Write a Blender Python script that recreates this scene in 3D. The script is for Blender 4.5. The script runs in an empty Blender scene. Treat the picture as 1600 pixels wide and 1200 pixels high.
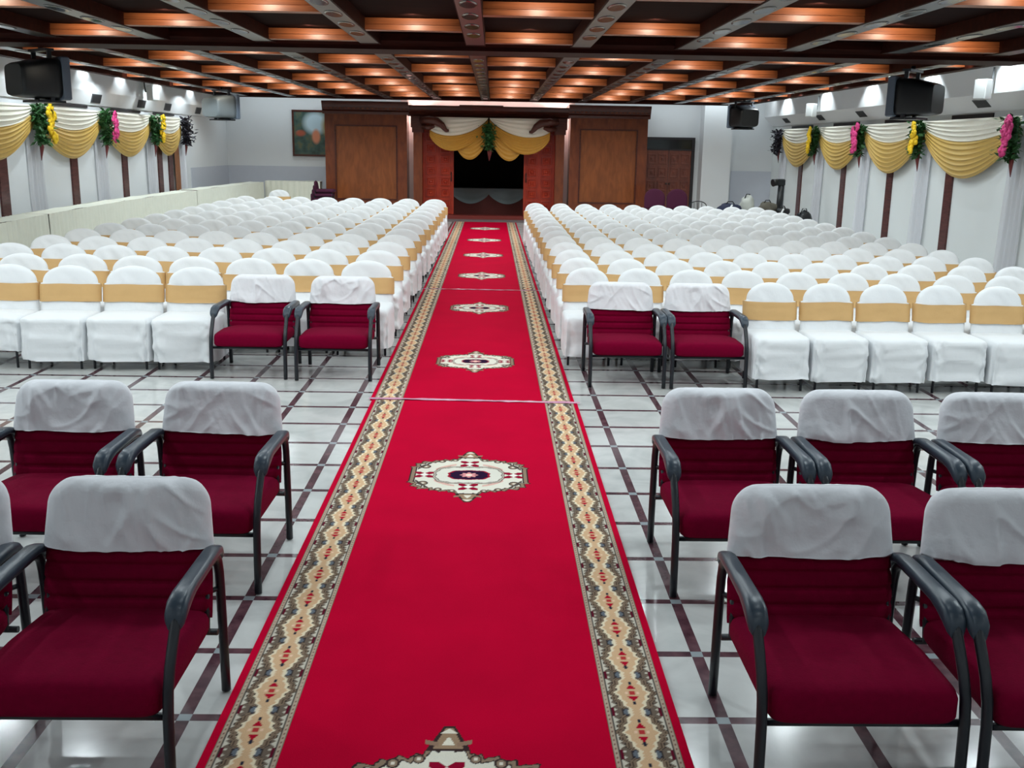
import bpy, math, random
import numpy as np
from mathutils import Vector, noise, Matrix
R_ = math.radians
PI = math.pi
C = bpy.context.scene.collection
sc = bpy.context.scene
random.seed(7)

# ------------------------------------------------------------------ materials
def srgb(r, g, b):
    f = lambda c: (c / 255 / 12.92) if c / 255 <= .04045 else ((c / 255 + .055) / 1.055) ** 2.4
    return (f(r), f(g), f(b))

def mat(name, col, rough=.6, metal=0., var=0., vscale=8., bump=0., bscale=60., sheen=0., spec=.5, emit=None, estr=0., coat=0., trans=0.):
    m = bpy.data.materials.new(name); m.use_nodes = True
    nt = m.node_tree; b = nt.nodes['Principled BSDF']
    b.inputs['Base Color'].default_value = (*col, 1)
    b.inputs['Roughness'].default_value = rough
    b.inputs['Metallic'].default_value = metal
    b.inputs['Specular IOR Level'].default_value = spec
    if sheen: b.inputs['Sheen Weight'].default_value = sheen
    if coat: b.inputs['Coat Weight'].default_value = coat; b.inputs['Coat Roughness'].default_value = .12
    tc = nt.nodes.new('ShaderNodeTexCoord')
    if var:
        n = nt.nodes.new('ShaderNodeTexNoise'); n.inputs['Scale'].default_value = vscale; n.inputs['Detail'].default_value = 4
        nt.links.new(tc.outputs['Object'], n.inputs['Vector'])
        r = nt.nodes.new('ShaderNodeMapRange'); r.inputs['To Min'].default_value = 1 - var; r.inputs['To Max'].default_value = 1 + var
        nt.links.new(n.outputs['Fac'], r.inputs['Value'])
        mx = nt.nodes.new('ShaderNodeMix'); mx.data_type = 'RGBA'; mx.blend_type = 'MULTIPLY'; mx.inputs[0].default_value = 1
        mx.inputs[6].default_value = (*col, 1); nt.links.new(r.outputs['Result'], mx.inputs[7])
        nt.links.new(mx.outputs[2], b.inputs['Base Color'])
    if bump:
        n2 = nt.nodes.new('ShaderNodeTexNoise'); n2.inputs['Scale'].default_value = bscale; n2.inputs['Detail'].default_value = 3
        nt.links.new(tc.outputs['Object'], n2.inputs['Vector'])
        bp = nt.nodes.new('ShaderNodeBump'); bp.inputs['Strength'].default_value = bump; bp.inputs['Distance'].default_value = .01
        nt.links.new(n2.outputs['Fac'], bp.inputs['Height']); nt.links.new(bp.outputs['Normal'], b.inputs['Normal'])
    if emit: b.inputs['Emission Color'].default_value = (*emit, 1); b.inputs['Emission Strength'].default_value = estr
    if trans:
        b.inputs['Alpha'].default_value = 1 - trans
    return m

def mat_wood(name, c0, c1, rough=.32, scale=(2, 2, 14), coat=.3, spec=.3):
    m = bpy.data.materials.new(name); m.use_nodes = True
    nt = m.node_tree; b = nt.nodes['Principled BSDF']
    tc = nt.nodes.new('ShaderNodeTexCoord'); mp = nt.nodes.new('ShaderNodeMapping'); mp.inputs['Scale'].default_value = scale
    n = nt.nodes.new('ShaderNodeTexNoise'); n.inputs['Scale'].default_value = 2.2; n.inputs['Detail'].default_value = 6; n.inputs['Distortion'].default_value = .6
    cr = nt.nodes.new('ShaderNodeValToRGB'); cr.color_ramp.elements[0].color = (*c0, 1); cr.color_ramp.elements[1].color = (*c1, 1)
    cr.color_ramp.elements[0].position = .3; cr.color_ramp.elements[1].position = .7
    nt.links.new(tc.outputs['Object'], mp.inputs['Vector']); nt.links.new(mp.outputs['Vector'], n.inputs['Vector'])
    nt.links.new(n.outputs['Fac'], cr.inputs['Fac']); nt.links.new(cr.outputs['Color'], b.inputs['Base Color'])
    b.inputs['Roughness'].default_value = rough; b.inputs['Specular IOR Level'].default_value = spec; b.inputs['Coat Weight'].default_value = coat; b.inputs['Coat Roughness'].default_value = .15
    return m

M = {}
M['cloth'] = mat('white_cotton', (.79, .81, .83), .9, var=.04, vscale=5, bump=.4, bscale=16)
M['cover'] = mat('white_cotton_cover', (.76, .76, .79), .95, var=.05, vscale=6, bump=.45, bscale=22)
M['sash'] = mat('tan_satin', srgb(204, 164, 108), .6, var=.06, vscale=10, bump=.1, bscale=30)
M['maroon'] = mat('maroon_fabric', srgb(114, 0, 40), .95, var=.18, vscale=40, bump=.25, bscale=160, spec=.08)
M['maroon_dark'] = mat('dark_maroon_fabric', srgb(70, 14, 48), .9, var=.1)
M['metal'] = mat('black_metal', srgb(22, 26, 34), .35, spec=.5)
M['arm'] = mat('slate_plastic', srgb(48, 60, 72), .32, var=.05, bump=.05, bscale=200)
M['wall'] = mat('white_plaster', (.74, .76, .78), .8, var=.02, vscale=2)
M['wall_r'] = mat('white_panel', (.74, .77, .77), .75, var=.02, vscale=2)
M['dado'] = mat('grey_paint', srgb(196, 200, 210), .7, var=.03)
M['soffit'] = mat('white_gloss_paint', (.78, .79, .80), .55)
M['brown'] = mat_wood('brown_strip_wood', srgb(66, 34, 34), srgb(98, 56, 54), .4)
M['woodbeam'] = mat_wood('dark_beam_wood', srgb(34, 12, 8), srgb(54, 20, 13), .55, (1, 6, 6), .0, .06)
M['woodceil'] = mat_wood('dark_ceiling_wood', srgb(20, 8, 7), srgb(32, 12, 9), .7, (1, 6, 6), 0, .02)
M['woodbar'] = mat_wood('lacquered_ceiling_wood', srgb(112, 58, 28), srgb(146, 82, 44), .42, (.8, 6, 14), .0, .5)
M['woodpanel'] = mat_wood('panel_wood', srgb(118, 62, 28), srgb(144, 80, 38), .4, (5, 5, 1.2))
M['woodframe'] = mat_wood('frame_wood', srgb(100, 48, 26), srgb(126, 64, 34), .35, (5, 5, 1.5))
M['wooddark'] = mat_wood('carved_dark_wood', srgb(60, 26, 20), srgb(90, 42, 30), .35)
M['doorred'] = mat_wood('red_door_wood', srgb(140, 36, 20), srgb(172, 56, 30), .35, (4, 4, 2))
M['doorbrown'] = mat_wood('brown_door_wood', srgb(100, 54, 44), srgb(126, 70, 54), .45, (4, 4, 2))
M['steel'] = mat('brushed_inlay', srgb(66, 68, 66), .28, metal=.75, var=.2, vscale=3)
M['oval'] = mat('dark_glass_inlay', srgb(20, 34, 38), .12, spec=.6)
M['white_drape'] = mat('ivory_satin', srgb(232, 228, 214), .6, var=.03, sheen=.1)
M['gold_drape'] = mat('gold_satin', srgb(200, 166, 88), .45, var=.08, vscale=6)
M['gold_dark'] = mat('old_gold_satin', srgb(188, 136, 44), .5, var=.08, vscale=6)
M['maroon_back'] = mat('maroon_lining', srgb(110, 40, 40), .7)
M['leaf'] = mat('green_leaf', srgb(44, 92, 44), .55, var=.35, vscale=30)
M['leaf_dark'] = mat('dark_leaf', srgb(38, 34, 46), .6, var=.3, vscale=30)
M['yellow'] = mat('yellow_petal', srgb(238, 196, 20), .6, var=.1, vscale=30)
M['pink'] = mat('pink_petal', srgb(216, 60, 130), .6, var=.15, vscale=30)
M['cream'] = mat('cream_cloth', srgb(234, 236, 222), .8, var=.05, vscale=7)
M['black'] = mat('black_plastic', srgb(24, 27, 30), .4, var=.1)
M['screen'] = mat('dark_screen', srgb(16, 22, 26), .1, spec=.6)
M['silver_edge'] = mat('grey_blue_bezel', srgb(96, 108, 124), .4)
M['casing'] = mat('grey_casing', srgb(110, 118, 122), .35)
M['shade_trim'] = mat('dark_trim_and_shade', srgb(38, 34, 38), .6)  # vent slats and door frame, also the painted shadow strips under the ducts
M['vent'] = mat('grey_grille', srgb(84, 88, 90), .6)
M['white_plastic'] = mat('white_plastic', (.7, .71, .7), .5)
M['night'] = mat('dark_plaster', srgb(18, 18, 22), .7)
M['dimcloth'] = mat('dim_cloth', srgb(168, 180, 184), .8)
M['navy'] = mat('navy_fabric', srgb(40, 46, 70), .8, var=.1)
M['olive'] = mat('olive_fabric', srgb(92, 88, 78), .85, var=.15)
M['tan'] = mat('tan_fabric', srgb(150, 132, 120), .85, var=.1)
M['greyc'] = mat('pale_grey_cloth', srgb(186, 190, 184), .85, var=.1)
M['strip'] = mat('white_strip', (.8, .82, .84), .5)
M['tape'] = mat('clear_tape', srgb(214, 150, 178), .25, var=.25, vscale=25)
M['lobby'] = mat('pink_plaster', srgb(236, 206, 200), .7)
M['redstep'] = mat('red_step_paint', srgb(112, 34, 26), .5, var=.1)
M['greystep'] = mat('grey_step_stone', srgb(104, 90, 92), .5, var=.1)

def sheer_mat():
    m = bpy.data.materials.new('sheer_chiffon'); m.use_nodes = True
    nt = m.node_tree; b = nt.nodes['Principled BSDF']; out = nt.nodes['Material Output']
    b.inputs['Base Color'].default_value = (.74, .75, .80, 1); b.inputs['Roughness'].default_value = .8
    tr = nt.nodes.new('ShaderNodeBsdfTransparent'); mx = nt.nodes.new('ShaderNodeMixShader'); mx.inputs[0].default_value = .72
    nt.links.new(tr.outputs[0], mx.inputs[1]); nt.links.new(b.outputs[0], mx.inputs[2]); nt.links.new(mx.outputs[0], out.inputs[0])
    return m
M['sheer'] = sheer_mat()

def glass_mat():
    m = bpy.data.materials.new('shop_glass'); m.use_nodes = True
    nt = m.node_tree; out = nt.nodes['Material Output']; b = nt.nodes['Principled BSDF']; nt.nodes.remove(b)
    tr = nt.nodes.new('ShaderNodeBsdfTransparent'); tr.inputs[0].default_value = (.8, .85, .87, 1)
    gl = nt.nodes.new('ShaderNodeBsdfGlossy'); gl.inputs['Roughness'].default_value = .02
    fr = nt.nodes.new('ShaderNodeFresnel'); fr.inputs[0].default_value = 1.5
    mx = nt.nodes.new('ShaderNodeMixShader'); nt.links.new(fr.outputs[0], mx.inputs[0])
    nt.links.new(tr.outputs[0], mx.inputs[1]); nt.links.new(gl.outputs[0], mx.inputs[2]); nt.links.new(mx.outputs[0], out.inputs[0])
    return m
M['glass'] = glass_mat()

def floor_mat():
    m = bpy.data.materials.new('marble_tile_floor'); m.use_nodes = True
    nt = m.node_tree; b = nt.nodes['Principled BSDF']; L = nt.links
    tc = nt.nodes.new('ShaderNodeTexCoord'); sx = nt.nodes.new('ShaderNodeSeparateXYZ'); L.new(tc.outputs['Object'], sx.inputs[0])
    def mth(op, a, v=None, b2=None):
        n = nt.nodes.new('ShaderNodeMath'); n.operation = op
        L.new(a, n.inputs[0])
        if v is not None: n.inputs[1].default_value = v
        if b2 is not None: L.new(b2, n.inputs[1])
        return n.outputs[0]
    def line(sock, off, pitch, hw):
        a = mth('SUBTRACT', sock, off); a = mth('DIVIDE', a, pitch); a = mth('ADD', a, .5)
        a = mth('FRACT', a); a = mth('SUBTRACT', a, .5); a = mth('ABSOLUTE', a)
        return mth('LESS_THAN', a, hw / pitch)
    lx = line(sx.outputs[0], .808, .4575, .0225); ly = line(sx.outputs[1], 3.136, .469, .021)
    both = mth('MULTIPLY', lx, None, ly); anyl = mth('MAXIMUM', lx, None, ly)
    n1 = nt.nodes.new('ShaderNodeTexNoise'); n1.inputs['Scale'].default_value = 3.2; n1.inputs['Detail'].default_value = 6; n1.inputs['Distortion'].default_value = 1.2
    L.new(tc.outputs['Object'], n1.inputs['Vector'])
    c1 = nt.nodes.new('ShaderNodeValToRGB'); e = c1.color_ramp.elements
    e[0].position = .3; e[0].color = (.50, .51, .50, 1); e[1].position = .62; e[1].color = (.64, .65, .63, 1)
    L.new(n1.outputs['Fac'], c1.inputs['Fac'])
    n2 = nt.nodes.new('ShaderNodeTexNoise'); n2.inputs['Scale'].default_value = 14; n2.inputs['Detail'].default_value = 5
    L.new(tc.outputs['Object'], n2.inputs['Vector'])
    c2 = nt.nodes.new('ShaderNodeValToRGB'); e = c2.color_ramp.elements
    e[0].position = .35; e[0].color = (*srgb(70, 46, 54), 1); e[1].position = .7; e[1].color = (*srgb(104, 74, 80), 1)
    L.new(n2.outputs['Fac'], c2.inputs['Fac'])
    def mix(f, a, bb):
        n = nt.nodes.new('ShaderNodeMix'); n.data_type = 'RGBA'; L.new(f, n.inputs[0]); L.new(a, n.inputs[6])
        if isinstance(bb, tuple): n.inputs[7].default_value = (*bb, 1)
        else: L.new(bb, n.inputs[7])
        return n.outputs[2]
    col = mix(anyl, c1.outputs['Color'], c2.outputs['Color']); col = mix(both, col, srgb(150, 160, 164))
    L.new(col, b.inputs['Base Color']); b.inputs['Roughness'].default_value = .16
    return m
M['floor'] = floor_mat()

def carpet_mat():
    m = bpy.data.materials.new('woven_carpet'); m.use_nodes = True
    nt = m.node_tree; b = nt.nodes['Principled BSDF']; L = nt.links
    at = nt.nodes.new('ShaderNodeAttribute'); at.attribute_name = 'weave'
    tc = nt.nodes.new('ShaderNodeTexCoord')
    n = nt.nodes.new('ShaderNodeTexNoise'); n.inputs['Scale'].default_value = 260; n.inputs['Detail'].default_value = 2
    L.new(tc.outputs['Object'], n.inputs['Vector'])
    n3 = nt.nodes.new('ShaderNodeTexNoise'); n3.inputs['Scale'].default_value = 2.5; n3.inputs['Detail'].default_value = 3
    L.new(tc.outputs['Object'], n3.inputs['Vector'])
    ad = nt.nodes.new('ShaderNodeMath'); ad.operation = 'ADD'; L.new(n.outputs['Fac'], ad.inputs[0]); L.new(n3.outputs['Fac'], ad.inputs[1])
    r = nt.nodes.new('ShaderNodeMapRange'); r.inputs['From Max'].default_value = 2; r.inputs['To Min'].default_value = .74; r.inputs['To Max'].default_value = 1.26
    L.new(ad.outputs[0], r.inputs['Value'])
    mx = nt.nodes.new('ShaderNodeMix'); mx.data_type = 'RGBA'; mx.blend_type = 'MULTIPLY'; mx.inputs[0].default_value = 1
    L.new(at.outputs['Color'], mx.inputs[6]); L.new(r.outputs['Result'], mx.inputs[7]); L.new(mx.outputs[2], b.inputs['Base Color'])
    b.inputs['Roughness'].default_value = 1.0; b.inputs['Specular IOR Level'].default_value = .04
    bp = nt.nodes.new('ShaderNodeBump'); bp.inputs['Strength'].default_value = .35; bp.inputs['Distance'].default_value = .004
    L.new(n.outputs['Fac'], bp.inputs['Height']); L.new(bp.outputs['Normal'], b.inputs['Normal'])
    return m
M['carpet'] = carpet_mat()

# ------------------------------------------------------------------ mesh builder
class MB:
    def __init__(s): s.v = []; s.f = []; s.sm = []
    def add(s, vs, fs, smooth=False):
        o = len(s.v); s.v += [tuple(p) for p in vs]
        s.f += [tuple(i + o for i in f) for f in fs]; s.sm += [smooth] * len(fs); return s
    def box(s, x0, x1, y0, y1, z0, z1, c=0.0):
        if c <= 0:
            vs = [(x, y, z) for x in (x0, x1) for y in (y0, y1) for z in (z0, z1)]
            return s.add(vs, [(0, 1, 3, 2), (4, 6, 7, 5), (0, 4, 5, 1), (2, 3, 7, 6), (0, 2, 6, 4), (1, 5, 7, 3)])
        rings = []
        for z, i in ((z0, c), (z0 + c, 0), (z1 - c, 0), (z1, c)):
            a0, a1, b0, b1 = x0 + i, x1 - i, y0 + i, y1 - i
            k = c * .7
            rings.append([(a0 + k, b0, z), (a1 - k, b0, z), (a1, b0 + k, z), (a1, b1 - k, z), (a1 - k, b1, z), (a0 + k, b1, z), (a0, b1 - k, z), (a0, b0 + k, z)])
        return s.loft(rings, smooth=False)
    def loft(s, rings, smooth=True, cap=True, closed=True):
        n = len(rings[0]); vs = [p for r in rings for p in r]; fs = []
        for i in range(len(rings) - 1):
            for j in range(n if closed else n - 1):
                k = (j + 1) % n
                fs.append((i * n + j, i * n + k, (i + 1) * n + k, (i + 1) * n + j))
        s.add(vs, fs, smooth)
        if cap and closed:
            o = len(s.v) - len(vs)
            s.f.append(tuple(o + j for j in range(n))[::-1]); s.sm.append(False)
            s.f.append(tuple(o + (len(rings) - 1) * n + j for j in range(n))); s.sm.append(False)
        return s
    def tube(s, path, r, n=10, flat=None):
        P = [Vector(p) for p in path]; rings = []; prev = None
        for i, p in enumerate(P):
            t = (P[min(i + 1, len(P) - 1)] - P[max(i - 1, 0)]).normalized()
            a = prev if prev is not None else (Vector((1, 0, 0)) if abs(t.x) < .8 else Vector((0, 1, 0)))
            a = (a - t * a.dot(t)).normalized(); bb = t.cross(a); prev = a
            rr = r[i] if isinstance(r, (list, tuple)) else r
            ra, rb = (rr, rr) if flat is None else (rr * flat[0], rr * flat[1])
            rings.append([tuple(p + a * ra * math.cos(2 * PI * k / n) + bb * rb * math.sin(2 * PI * k / n)) for k in range(n)])
        return s.loft(rings)
    def ell(s, c, rx, ry, rz, n=12, m=8, wob=0, seed=0):
        rings = []
        for i in range(m + 1):
            th = PI * i / m; q = []
            for k in range(n):
                ph = 2 * PI * k / n
                d = Vector((math.sin(th) * math.cos(ph), math.sin(th) * math.sin(ph), -math.cos(th)))
                w = 1 + (wob * noise.noise(d * 1.7 + Vector((seed, seed * .7, 3))) if wob else 0)
                q.append((c[0] + rx * d.x * w, c[1] + ry * d.y * w, c[2] + rz * d.z * w))
            rings.append(q)
        return s.loft(rings, cap=False)
    def grid(s, fn, nu, nv, smooth=True):
        vs = [fn(i / nu, j / nv) for j in range(nv + 1) for i in range(nu + 1)]
        fs = [(j * (nu + 1) + i, j * (nu + 1) + i + 1, (j + 1) * (nu + 1) + i + 1, (j + 1) * (nu + 1) + i) for j in range(nv) for i in range(nu)]
        return s.add(vs, fs, smooth)
    def prism(s, poly, axis, a, b):
        """poly in the two other axes, extruded along axis from a to b"""
        def P(u, v, w): return (w, u, v) if axis == 0 else (u, w, v) if axis == 1 else (u, v, w)
        return s.loft([[P(u, v, a) for u, v in poly], [P(u, v, b) for u, v in poly]], smooth=False)
    def mesh(s, name, m):
        me = bpy.data.meshes.new(name); me.from_pydata(s.v, [], s.f); me.update()
        me.polygons.foreach_set('use_smooth', s.sm)
        me.materials.append(m); return me
    def build(s, name, m, parent=None, loc=None, label=None):
        o = bpy.data.objects.new(name, s.mesh(name, m)); C.objects.link(o)
        if parent is not None: o.parent = parent
        if loc is not None: o.location = loc
        if label: o['label'] = label
        return o

def thing(name, label, cat, loc=(0, 0, 0), rz=0, group=None):
    o = bpy.data.objects.new(name, None); C.objects.link(o)
    o.location = loc; o.rotation_euler = (0, 0, rz); o['label'] = label; o['category'] = cat; o.empty_display_size = .1
    if group: o['group'] = group
    return o
def tag(o, label, cat, group=None, kind=None):
    o['label'] = label; o['category'] = cat
    if group: o['group'] = group
    if kind: o['kind'] = kind
    return o
def struct(name, mb, m, parent=None):
    o = mb.build(name, m, parent)
    if parent is None: o['kind'] = 'structure'
    return o
def copy_thing(src, loc, label, rz=None):
    r = src.copy(); C.objects.link(r); r.location = loc; r['label'] = label
    if rz is not None: r.rotation_euler = (0, 0, rz)
    for ch in list(src.children):
        c = ch.copy(); C.objects.link(c); c.parent = r
        for g in list(ch.children):
            d = g.copy(); C.objects.link(d); d.parent = c
    return r
ORD = ['first', 'second', 'third', 'fourth', 'fifth', 'sixth', 'seventh', 'eighth', 'ninth', 'tenth', 'eleventh', 'twelfth', 'thirteenth', 'fourteenth', 'fifteenth']

# ------------------------------------------------------------------ room
XL, XR, YB, YF = -7.0, 7.38, 27.7, -3.0
struct('floor', MB().box(XL - .3, XR + .3, YF, 33, -.2, 0), M['floor'])
struct('wall_left', MB().box(XL - .2, XL, YF, YB + .2, 0, 3.4), M['wall'])
struct('wall_right', MB().box(XR, XR + .2, YF, YB + .2, 0, 3.4), M['wall_r'])
struct('wall_front', MB().box(XL - .2, XR + .2, YF - .2, YF, 0, 3.4), M['wall'])
wb = MB(); wb.box(XL - .2, -2.35, YB, YB + .2, 0, 3.4); wb.box(2.1, XR + .2, YB, YB + .2, 0, 3.4); wb.box(-2.35, 2.1, YB, YB + .2, 3.05, 3.4)
struct('wall_back', wb, M['wall'])
# white ceiling above everything
struct('ceiling', MB().box(XL - .2, XR + .2, YF - .2, 33, 3.32, 3.45), M['wall'])
# grey dado band at the back of the hall
dd = MB(); dd.box(XL + .002, -4.2, YB - .012, YB, 0, 1.29); dd.box(6.3, XR - .002, YB - .012, YB, 0, 1.36)
struct('trim_1', dd, M['dado'])
struct('trim_2', MB().box(XL, XL + .012, 24.3, YB, 0, 1.29), M['dado'])

# soffits (air ducts) along both long walls
def soffit(name, pts):
    return struct(name, MB().prism(pts, 1, YF, YB - .001), M['soffit'])
soffit('soffit_right', [(7.1, 3.318), (7.1, 2.75), (7.33, 2.52), (7.378, 2.52), (7.378, 3.318)])
soffit('soffit_left', [(-6.9, 3.318), (-6.9, 2.70), (-6.97, 2.47), (-6.998, 2.47), (-6.998, 3.318)])
# dark strips painting in the window-top shadow under the ducts, one per bay
k = 0
for X, s, ys in ((7.378, -1, [(15.5, 16.9), (18.3, 19.8), (21.2, 22.8), (24.3, 26.0)]), (-6.998, 1, [(13.6, 14.6), (16.6, 18.3), (19.4, 21.0), (21.8, 23.2)])):
    for y0, y1 in ys:
        a, b = sorted((X, X + s * .02))
        k += 1
        struct('trim_%d' % (10 + k), MB().box(a, b, y0, y1, 2.415, 2.5 if s < 0 else 2.455), M['shade_trim'])

# wall strips (brown wood) between the bays
k = 0
for X, s, ys in ((XR, -1, (16.75, 19.3, 21.9, 25.0)), (XL, 1, (15.0, 17.55, 19.95, 22.05, 22.75))):
    for y in ys:
        k += 1; a, b = sorted((X, X + s * .03))
        struct('trim_%d' % (30 + k), MB().box(a, b, y - .13, y + .13, 0, 2.3), M['brown'])

# pilaster at the back right
struct('pillar_back', MB().box(5.42, 6.16, 27.2, YB, 0, 3.3), M['wall'])

# wooden coffered ceiling
WX0, WX1, WY1 = -6.72, 6.2, 26.2
ZB = 2.99
struct('ceiling_slab', MB().box(WX0, WX1, YF, WY1, ZB + .125, ZB + .2), M['woodceil'])
fr = MB(); fr.box(WX0, WX0 + .14, YF, WY1, ZB - .02, ZB + .13); fr.box(WX1 - .14, WX1, YF, WY1, ZB - .02, ZB + .13)
struct('ceiling_edge_beam', fr, M['woodbeam'])
BX = [-.22 + 1.175 * k for k in range(-5, 6)]
for x in BX:
    o = struct('ceiling_beam', MB().box(x - .11, x + .11, YF, WY1 - .2, ZB, ZB + .124), M['woodbeam'])
    st = MB(); ov = MB()
    st.box(x - .10, x + .10, 2, 11.9, ZB - .006, ZB - .0005); st.box(x - .10, x + .10, 13.0, WY1 - .3, ZB - .006, ZB - .0005)
    y = 2.3
    while y < WY1 - .6:
        if not (11.4 < y < 13.3):
            rr = [[(x + .075 * math.cos(t * PI / 10) * q, y + .24 * math.sin(t * PI / 10) * q, ZB - zz) for t in range(20)] for q, zz in ((1, .006), (.97, .010), (.8, .014))]
            ov.loft(rr)
        y += .78
    st.build('inlay_strip', M['steel'], o); ov.build('inlay_oval', M['oval'], o)
bm_ = MB(); bm_.prism([(12.05, ZB + .12), (12.05, ZB + .04), (12.12, ZB - .01), (12.12, ZB - .05), (12.75, ZB - .05), (12.75, ZB - .02), (12.85, ZB + .01), (12.85, ZB + .12)], 0, WX0, WX1)
struct('ceiling_cross_beam', bm_, M['woodbeam'])
bm_ = MB(); bm_.prism([(26.0, ZB + .2), (26.0, ZB + .02), (26.06, ZB - .02), (26.3, ZB - .02), (26.3, ZB + .2)], 0, WX0, WX1)
struct('ceiling_end_beam', bm_, M['woodbeam'])
COLS = [(BX[i] + .11, BX[i + 1] - .11) for i in range(len(BX) - 1)] + [(WX0 + .14, BX[0] - .11), (BX[-1] + .11, WX1 - .14)]
prof = [(0, .004), (0, .05), (.012, .053), (.012, .057), (0, .060), (.012, .118), (.14, .118), (.14, .004)]
lamps = []
for x0, x1 in COLS:
    par = int(round((x0 + .11 + .22) / 1.175)) % 2
    rows = [6.9, 9.3, 11.72, 14.95, 17.6, 20.2, 22.6, 25.0] if par == 0 else [5.7, 8.1, 10.62, 13.7, 16.45, 19.2, 21.9, 24.3]
    for y in rows:
        struct('ceiling_crossbar', MB().prism([(y + a, ZB + b) for a, b in prof], 0, x0, x1), M['woodbar'])
        lamps.append(((x0 + x1) / 2, y - .42, ZB + .09, x1 - x0))

# ------------------------------------------------------------------ carpet
RED = srgb(190, 0, 46)
def mixc(base, mask, col):
    base[mask] = col
def border_col(t, v):
    """t -1..1 across the band, v 0..1 along one repeat"""
    n = t.shape; col = np.zeros(n + (3,)); col[:] = srgb(150, 128, 106)
    at = np.abs(t); d = np.abs(v - .5) * 2
    col[:] = srgb(112, 98, 86)
    # teeth at the outside edge
    teeth = (at > .60 + .16 * np.abs(((v * 8) % 1) - .5) * 2) & (at < .82)
    mixc(col, teeth, srgb(206, 198, 182))
    mixc(col, (at > .68) & (at < .82) & (d > .78), srgb(96, 20, 40))
    lob = .17 + .40 * (1 - d) ** .85 + .035 * np.cos(v * PI * 12)
    mixc(col, at < lob + .24, srgb(58, 50, 48))
    mixc(col, at < lob + .215, srgb(132, 112, 94))
    mixc(col, (at < lob + .15) & (at > lob + .115), srgb(80, 64, 54))
    mixc(col, at < lob + .02, srgb(70, 60, 56))
    mixc(col, at < lob, srgb(232, 216, 186))
    mixc(col, at < lob - .10, srgb(214, 176, 138))
    # knobs at the necks
    dn = np.minimum(v, 1 - v)
    kn = ((at - .33) / .10) ** 2 + (dn / .10) ** 2
    mixc(col, kn < 1.0, srgb(46, 46, 56)); mixc(col, kn < .6, srgb(104, 110, 118))
    mixc(col, ((at - .26) / .04) ** 2 + (dn / .05) ** 2 < 1, srgb(214, 206, 190))
    # motif
    q = np.abs(v - .5)
    mixc(col, (q > .10) & (q < .23) & (at < .17 * (1 - (q - .10) / .13)), srgb(176, 14, 44))
    mixc(col, (q < .05) & (at < .07), srgb(186, 60, 60))
    mixc(col, ((q - .27) / .045) ** 2 + (at / .07) ** 2 < 1, srgb(40, 44, 60))
    mixc(col, (q < .03) & (at > .16) & (at < .24), srgb(236, 200, 170))
    # guard stripes
    mixc(col, at > .80, srgb(64, 60, 58)); mixc(col, at > .825, srgb(184, 164, 144))
    dots = (np.abs(at - .91) < .035) & ((((v * 10) % 1) < .35))
    mixc(col, dots, srgb(116, 78, 72))
    mixc(col, at > .985, srgb(96, 70, 62))
    return col
def poly_in(x, y, P):
    ins = np.zeros(x.shape, bool); n = len(P)
    for i in range(n):
        x0, y0 = P[i]; x1, y1 = P[(i + 1) % n]
        c = ((y0 > y) != (y1 > y)) & (x < (x1 - x0) * (y - y0) / ((y1 - y0) + 1e-12) + x0)
        ins ^= c
    return ins
def sym(Q):
    return [(x, y) for x, y in Q] + [(-x, y) for x, y in Q[::-1]] + [(-x, -y) for x, y in Q] + [(x, -y) for x, y in Q[::-1]]
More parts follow.
